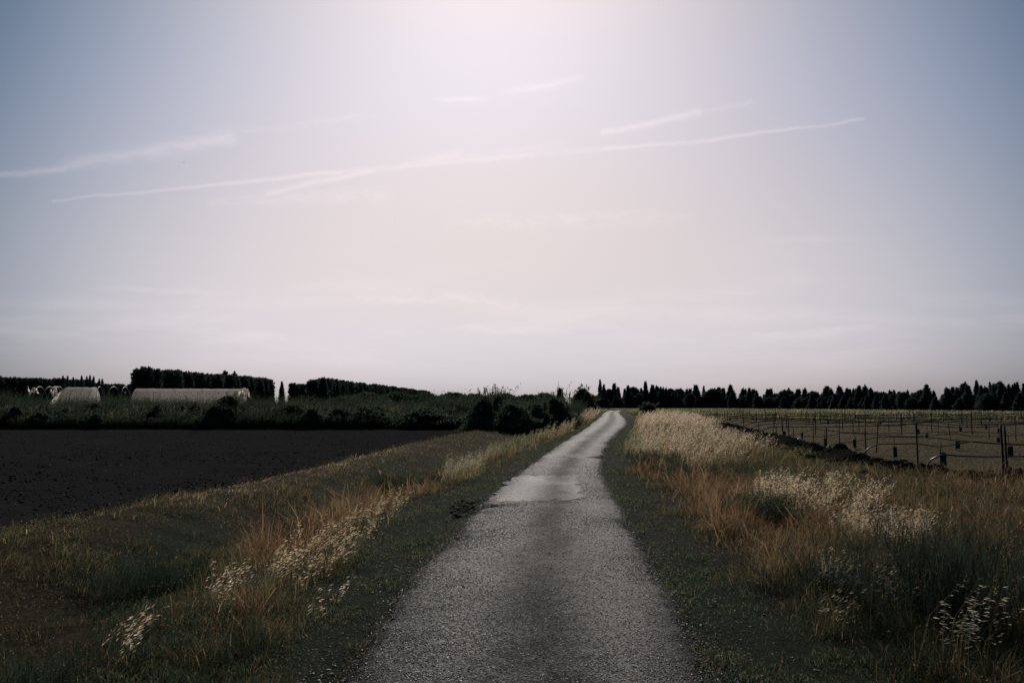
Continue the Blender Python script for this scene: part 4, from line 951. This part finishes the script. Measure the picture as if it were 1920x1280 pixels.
def tube(pts, rad, mat, name, parent=None, sides=7, data_only=False, taper=None):
    pts = [Vector(p) for p in pts]; V = []; F = []; n = len(pts)
    for i, p in enumerate(pts):
        t = (pts[min(i + 1, n - 1)] - pts[max(i - 1, 0)]).normalized(); s = t.cross(Vector((0, 0, 1)));
        if s.length < .05: s = t.cross(Vector((0, 1, 0)))
        s.normalize(); u = t.cross(s); r = rad if taper is None else rad * (1 + (taper - 1) * i / (n - 1))
        for k in range(sides):
            a = 2 * math.pi * k / sides; V.append(p + s * math.cos(a) * r + u * math.sin(a) * r)
    for i in range(n - 1):
        for k in range(sides): F.append((i * sides + k, i * sides + (k + 1) % sides, (i + 1) * sides + (k + 1) % sides, (i + 1) * sides + k))
    F.append(tuple(range(sides))[::-1]); F.append(tuple((n - 1) * sides + k for k in range(sides)))
    return mesh(name, [tuple(v) for v in V], F, mat, parent, smooth=True, data_only=data_only)
def spline(P, m=6):
    P = [Vector(p) for p in P]; out = []
    for i in range(len(P) - 1):
        a = P[max(i - 1, 0)]; b = P[i]; c = P[i + 1]; d = P[min(i + 2, len(P) - 1)]
        for k in range(m):
            t = k / m; out.append(.5 * ((2 * b) + (c - a) * t + (2 * a - 5 * b + 4 * c - d) * t * t + (3 * b - a - 3 * c + d) * t ** 3))
    out.append(P[-1]); return out

def gz(X, Y): return float(ground_z(np.array([X]), np.array([Y]))[0])
POST_SH = [tube([(0, 0, -.15), (.004, 0, .4), (-.004, .003, .9), (0, 0, 1.0)], .022, M['stake'], 'orchard_post', data_only=True, taper=.8) for _ in range(1)][0]
def post(X, Y, h, rw, label, group, leanx=0.0):
    o = bpy.data.objects.new('orchard_post', POST_SH); COL.objects.link(o); o.location = (X, Y, gz(X, Y)); o.scale = (rw, rw, h); o.rotation_euler = (random.gauss(0, .015), leanx + random.gauss(0, .012), random.uniform(0, 6)) if not leanx else (0, leanx, 0)
    tag(o, label, 'post', group); return o
NEAR = [(1882,896,795,1.5,0),(1890,893,797,1.3,0),(1721,869,792,1.2,0),(1643,848,790,1.0,.10),(1624,848,802,1.2,0),(1782,826,790,.9,-.07),(1574,832,787,1.0,0),(1525,828,788,1.0,0),(1549,838,799,1.1,.05),(1488,825,801,.9,0),
        (1479,819,780,1.1,0),(1456,819,793,.9,0),(1450,812,785,.9,0),(1423,812,790,1.1,0),(1760,812,786,.9,0),(1720,811,781,.9,0),(1855,823,790,1.0,0),(1600,815,785,.9,0),(1667,815,783,.9,0),(1905,824,786,1.0,0)]
NL = {0: 'thickest orchard post, front row near the right edge', 1: 'second post standing tight against the thickest front post', 2: 'tall straight post right of the two hose ends in the second row', 3: 'leaning post behind the second hose arc', 4: 'shorter upright post where the second hose leaves the earth', 5: 'thin post leaning left above the second hose', 8: 'slightly tilted short post by the third hose end', 6: 'tall thin post right above the round earth lump'}
for i, (px, pb, pt, rw, ln) in enumerate(NEAR):
    p = gp(px, pb); post(p.x, p.y, topz(px, pt, p.y) - gz(p.x, p.y), rw, NL.get(i, 'thin dark upright post in the middle orchard rows'), None if i in NL else 'thin posts of the middle orchard rows', ln)
def guard(X, Y, h, label, group, leany=0.0):
    root = empty('sapling_guard', (X, Y, gz(X, Y)), random.uniform(0, 3)); tag(root, label, 'tree guard', group)
    # mesh sleeve: eight-sided tube with a ragged open top
    s = 9; V = []; F = []
    for ring, zz in enumerate((.06, h * .55, h)):
        for k in range(s):
            a = 2 * math.pi * k / s; r = .072 * (1 + .12 * random.uniform(-1, 1)); V.append((math.cos(a) * r, math.sin(a) * r * .85, zz + (random.uniform(-.02, .03) if ring == 2 else 0)))
    for i in range(2):
        for k in range(s): F.append((i * s + k, i * s + (k + 1) % s, (i + 1) * s + (k + 1) % s, (i + 1) * s + k))
    mesh('sleeve', V, F, M['guard'], root)
    tube([(.09, 0, -.1), (.08, 0, .35), (.10 + leany, 0, .72)], .014, M['stake'], 'stake', root, 6)
    a = Acc(); n = 26; a.add(*blades(np.stack([RNG.normal(0, .02, n), RNG.normal(0, .02, n), RNG.uniform(h * .5, h * .95, n)], -1), RNG.uniform(.06, .14, n), RNG.normal(0, .05, (n, 2)), np.full(n, .018), jit((.03, .045, .028), n))); a.build('sapling', M['leaf'], root)
for px, pb, h, lb in ((1770, 875, .42, 'dark green sapling guard behind the nearest hose arc'), (1679, 857, .40, 'dark sapling guard hanging between the two tall posts of row two'), (1603, 842, .36, 'sapling guard by the second hose, right of the round earth lump'), (1548, 837, .36, 'sapling guard beside the short tilted post'),
                      (1504, 821, .30, 'sapling guard just above the third hose arc'), (1471, 817, .30, 'sapling guard left of the third hose, dull and small'), (1797, 842, .34, 'sapling guard right of the leaning thin post'), (1896, 858, .38, 'sapling guard right of the thickest front post'), (1738, 822, .26, 'small sapling guard between rows above the tall second-row post'), (1872, 829, .26, 'small sapling guard left of the thickest front post')):
    p = gp(px, pb); guard(p.x, p.y, h, lb, None, -.05)

HOSES = [(20.6, [(1735,887),(1738,875),(1746,862),(1760,854.5),(1776,852.5),(1802,854.5),(1850,856),(1925,855.5),(2100,858)], .019, 'nearest black hose arching out of the earth and running right'),
         (28.3, [(1617,856),(1625,843),(1640,835),(1655,832),(1680,832),(1720,832),(1760,837),(1785,834),(1810,829),(1830,828),(1870,831),(1925,833),(2100,836)], .019, 'second black hose with the smooth arch, sagging between posts'),
         (33.0, [(1543,844),(1556,835),(1575,831),(1600,828),(1625,823),(1650,819),(1680,819),(1740,820),(1800,826),(1870,832),(1925,834),(2080,832)], .018, 'third black hose rising gently over the earth lump'),
         (38.5, [(1487,829),(1500,820),(1515,818),(1540,818.5),(1562,815),(1580,811.5),(1620,813),(1700,818),(1760,815),(1790,813),(1830,818),(1925,816),(2060,817)], .018, 'fourth hose, long and wavy behind the guards'),
         (43.5, [(1458,824),(1470,818),(1500,812),(1528,804.5),(1548,806),(1600,811),(1700,812),(1800,809),(1925,813),(2060,812)], .018, 'fifth hose starting with a bright curved end')]
for Yh, P, r, lb in HOSES:
    tag(tube(spline([dp(x, y, Yh + .3 * math.sin(x * .02)) for x, y in P]), r, M['hose'], 'irrigation_hose', sides=8), lb, 'hose')
Yr = 48.0
while Yr < 112:
    x0 = float(xE(np.array([Yr]))[0]) + .2; x1 = .78 * Yr; sx = x0 + random.uniform(.5, 3.5)
    pts = [(x0, Yr, -.05), (x0 + .25, Yr, .22), (x0 + .8, Yr, .42)]; X = x0 + 2.2
    while X < x1: pts.append((X, Yr + random.gauss(0, .12), .50 + random.gauss(0, .09))); X += 2.4
    tag(tube(spline(pts, 4), .026, M['hose'], 'irrigation_hose', sides=5), 'thin dark hose in the distant rows of the orchard', 'hose', 'distant orchard hoses')
    X = sx
    while X < x1:
        if random.random() < .82: post(X, Yr + random.gauss(0, .25), random.uniform(.95, 1.4), random.uniform(1.0, 1.5), 'small distant upright post in the far orchard rows', 'posts of the far orchard rows')
        if random.random() < .35 and Yr < 95: guard(X + random.uniform(1.0, 2.0), Yr, .34, 'small dark sapling guard in the far orchard rows', 'guards of the far orchard rows')
        X += random.uniform(4.0, 5.4)
    Yr += 4.9

# ------------------------------------------------------------ plastic tunnels beyond the field
def m_film():
    m, g, out = new_mat('tunnel_film'); co = objco(g)
    n = nz(g, co, 1.4, 5, .6); n2 = nz(g, co, 6, 4)
    c = g.mix(n, (.74, .69, .61), (.95, .90, .83)); c = g.mix(g.m('MULTIPLY', g.sm(n2, .5, .75), .5), c, (.22, .22, .18))
    d = g.n('ShaderNodeBsdfPrincipled'); d.inputs['Roughness'].default_value = .3; g.l(c, d.inputs['Base Color'])
    b = g.n('ShaderNodeBump'); b.inputs['Strength'].default_value = .5; b.inputs['Distance'].default_value = .08; g.l(n2, b.inputs['Height']); g.l(b.outputs[0], d.inputs['Normal'])
    t = g.n('ShaderNodeBsdfTranslucent'); g.l(c, t.inputs['Color'])
    mx = g.n('ShaderNodeMixShader'); mx.inputs[0].default_value = .72; g.l(d.outputs[0], mx.inputs[1]); g.l(t.outputs[0], mx.inputs[2]); g.l(mx.outputs[0], out.inputs[0]); return m
M['film'] = m_film()
def arch(w, h, n=18): return [(w / 2 * math.cos(math.pi * k / n), h * math.sin(math.pi * k / n) ** .8) for k in range(n + 1)]
def tunnel(pxa, pxb, top, Y, label, th, torn=False):
    A = dp(pxa, top, Y); length = (dp(pxb, top, Y).x - A.x) / math.cos(th); h = A.z; w = 6.0
    root = empty('polytunnel', (A.x, Y, 0), th); tag(root, label, 'greenhouse')
    ar = arch(w, h); nb = max(3, int(length / 1.6)); sub = 4; V = []; F = []; nx = nb * sub + 1
    for i in range(nx):
        x = length * i / (nx - 1); sag = .02 * abs(math.sin(math.pi * i / sub)) ** 1.0
        for (y, z) in ar:
            k = 1 - sag * .35; V.append((x + (0 if not (torn and i == 0) else (h - z) * -.55), y * k, z * k + random.gauss(0, .008)))
    na = len(ar)
    for i in range(nx - 1):
        for k in range(na - 1): F.append((i * na + k, (i + 1) * na + k, (i + 1) * na + k + 1, i * na + k + 1))
    mesh('film_cover', V, F, M['film'], root, smooth=True)
    for i in range(nb + 1):
        x = length * i / nb; tube([(x, y * .985, z * .985) for y, z in arch(w, h, 14)], .03, M['metal'], 'hoop', root, 6)
    for s in (0, 1):
        if torn and s == 0: continue
        x = length * s; V = [(x, y * .99, z * .99) for y, z in ar] + [(x, 0, .0)]
        F = [(k, k + 1, len(ar)) for k in range(len(ar) - 1)]; mesh('end_sheet', V, F, M['film'], root)
        d = mesh('door', [(x + .03 * (1 if s else -1), -.7, 0), (x + .03 * (1 if s else -1), .7, 0), (x + .03 * (1 if s else -1), .7, 2.1), (x + .03 * (1 if s else -1), -.7, 2.1), (x + .08 * (1 if s else -1), -.7, 0), (x + .08 * (1 if s else -1), .7, 0), (x + .08 * (1 if s else -1), .7, 2.1), (x + .08 * (1 if s else -1), -.7, 2.1)],
             [(0,1,2,3),(7,6,5,4),(0,4,5,1),(1,5,6,2),(2,6,7,3),(3,7,4,0)], M['film'], root)
tunnel(257, 447, 728, 108, 'long pale plastic tunnel greenhouse behind the weeds', math.radians(9))
tunnel(128, 174, 725.5, 110, 'short pale plastic tunnel greenhouse with one open slanting end', math.radians(9), True)
for i, (px, lb) in enumerate(((50, 'bare greenhouse hoop farthest left, widest looking arch'), (78, 'bare greenhouse hoop second from the left'), (92, 'bare greenhouse hoop third from the left, a short curl'), (104, 'bare greenhouse hoop left of the short tunnel'), (115, 'bare greenhouse hoop touching the short tunnel'), (190, 'bare greenhouse hoop just right of the short tunnel'), (214, 'bare greenhouse hoop midway between the two tunnels'), (241, 'bare greenhouse hoop nearest the long tunnel'), (456, 'bare greenhouse hoop past the right end of the long tunnel'))):
    p = dp(px, 724.5 + (px > 300) * 5, 109); h = p.z
    o = tube([(0, y, z) for y, z in arch(6.0, h, 22)], .04, M['metal'], 'greenhouse_hoop', sides=6); o.location = (p.x, p.y, 0); o.rotation_euler = (0, random.gauss(0, .05), math.radians(9) + (.5 if i == 0 else random.gauss(0, .05))); tag(o, lb, 'greenhouse hoop')
def rag(px, py, Y, w, h, label, seed):
    rng = np.random.default_rng(seed); p = dp(px, py, Y); n = 14; V = []
    for i in range(n):
        for j in range(n):
            u, v = i / (n - 1) - .5, j / (n - 1) - .5
            V.append((u * w + rng.normal(0, w * .03), v * .8 + math.sin(u * 9) * .25, h * (.5 - abs(u) * .6) + h * .35 * math.sin(u * 7 + v * 5) + rng.normal(0, h * .07)))
    o = mesh('plastic_sheet', V, strip_faces(n, n), M['film']); o.location = p; tag(o, label, 'plastic sheet')
rag(62, 737, 107, 1.4, .9, 'crumpled white plastic under the farthest left hoop', 1)
rag(101, 741, 107, .7, 1.3, 'torn white plastic strip hanging left of the short tunnel', 2)
rag(458, 744, 106, 1.6, 1.4, 'ragged white plastic at the right end of the long tunnel', 3)

# two far birds
for px, py, Y, lb in ((345, 305, 90, 'tiny dark bird in the upper left sky below the broad cloud streak'), (740, 411, 110, 'tiny dark bird lower in the middle left sky')):
    p = dp(px, py, Y); V = [(-.16, .02, .05), (-.06, 0, .01), (0, .06, .02), (.06, 0, .01), (.16, .02, .06), (.04, -.05, 0), (0, -.12, 0), (-.04, -.05, 0), (0, 0, -.03), (0, 0, .03)]
    F = [(0, 1, 7), (1, 2, 9), (2, 3, 9), (3, 4, 5), (1, 9, 7), (3, 5, 9), (7, 9, 6), (5, 6, 9), (1, 8, 2), (2, 8, 3), (1, 7, 8), (3, 8, 5), (7, 6, 8), (5, 8, 6)]
    o = mesh('bird', V, F, M['bird']); o.location = p; tag(o, lb, 'bird')
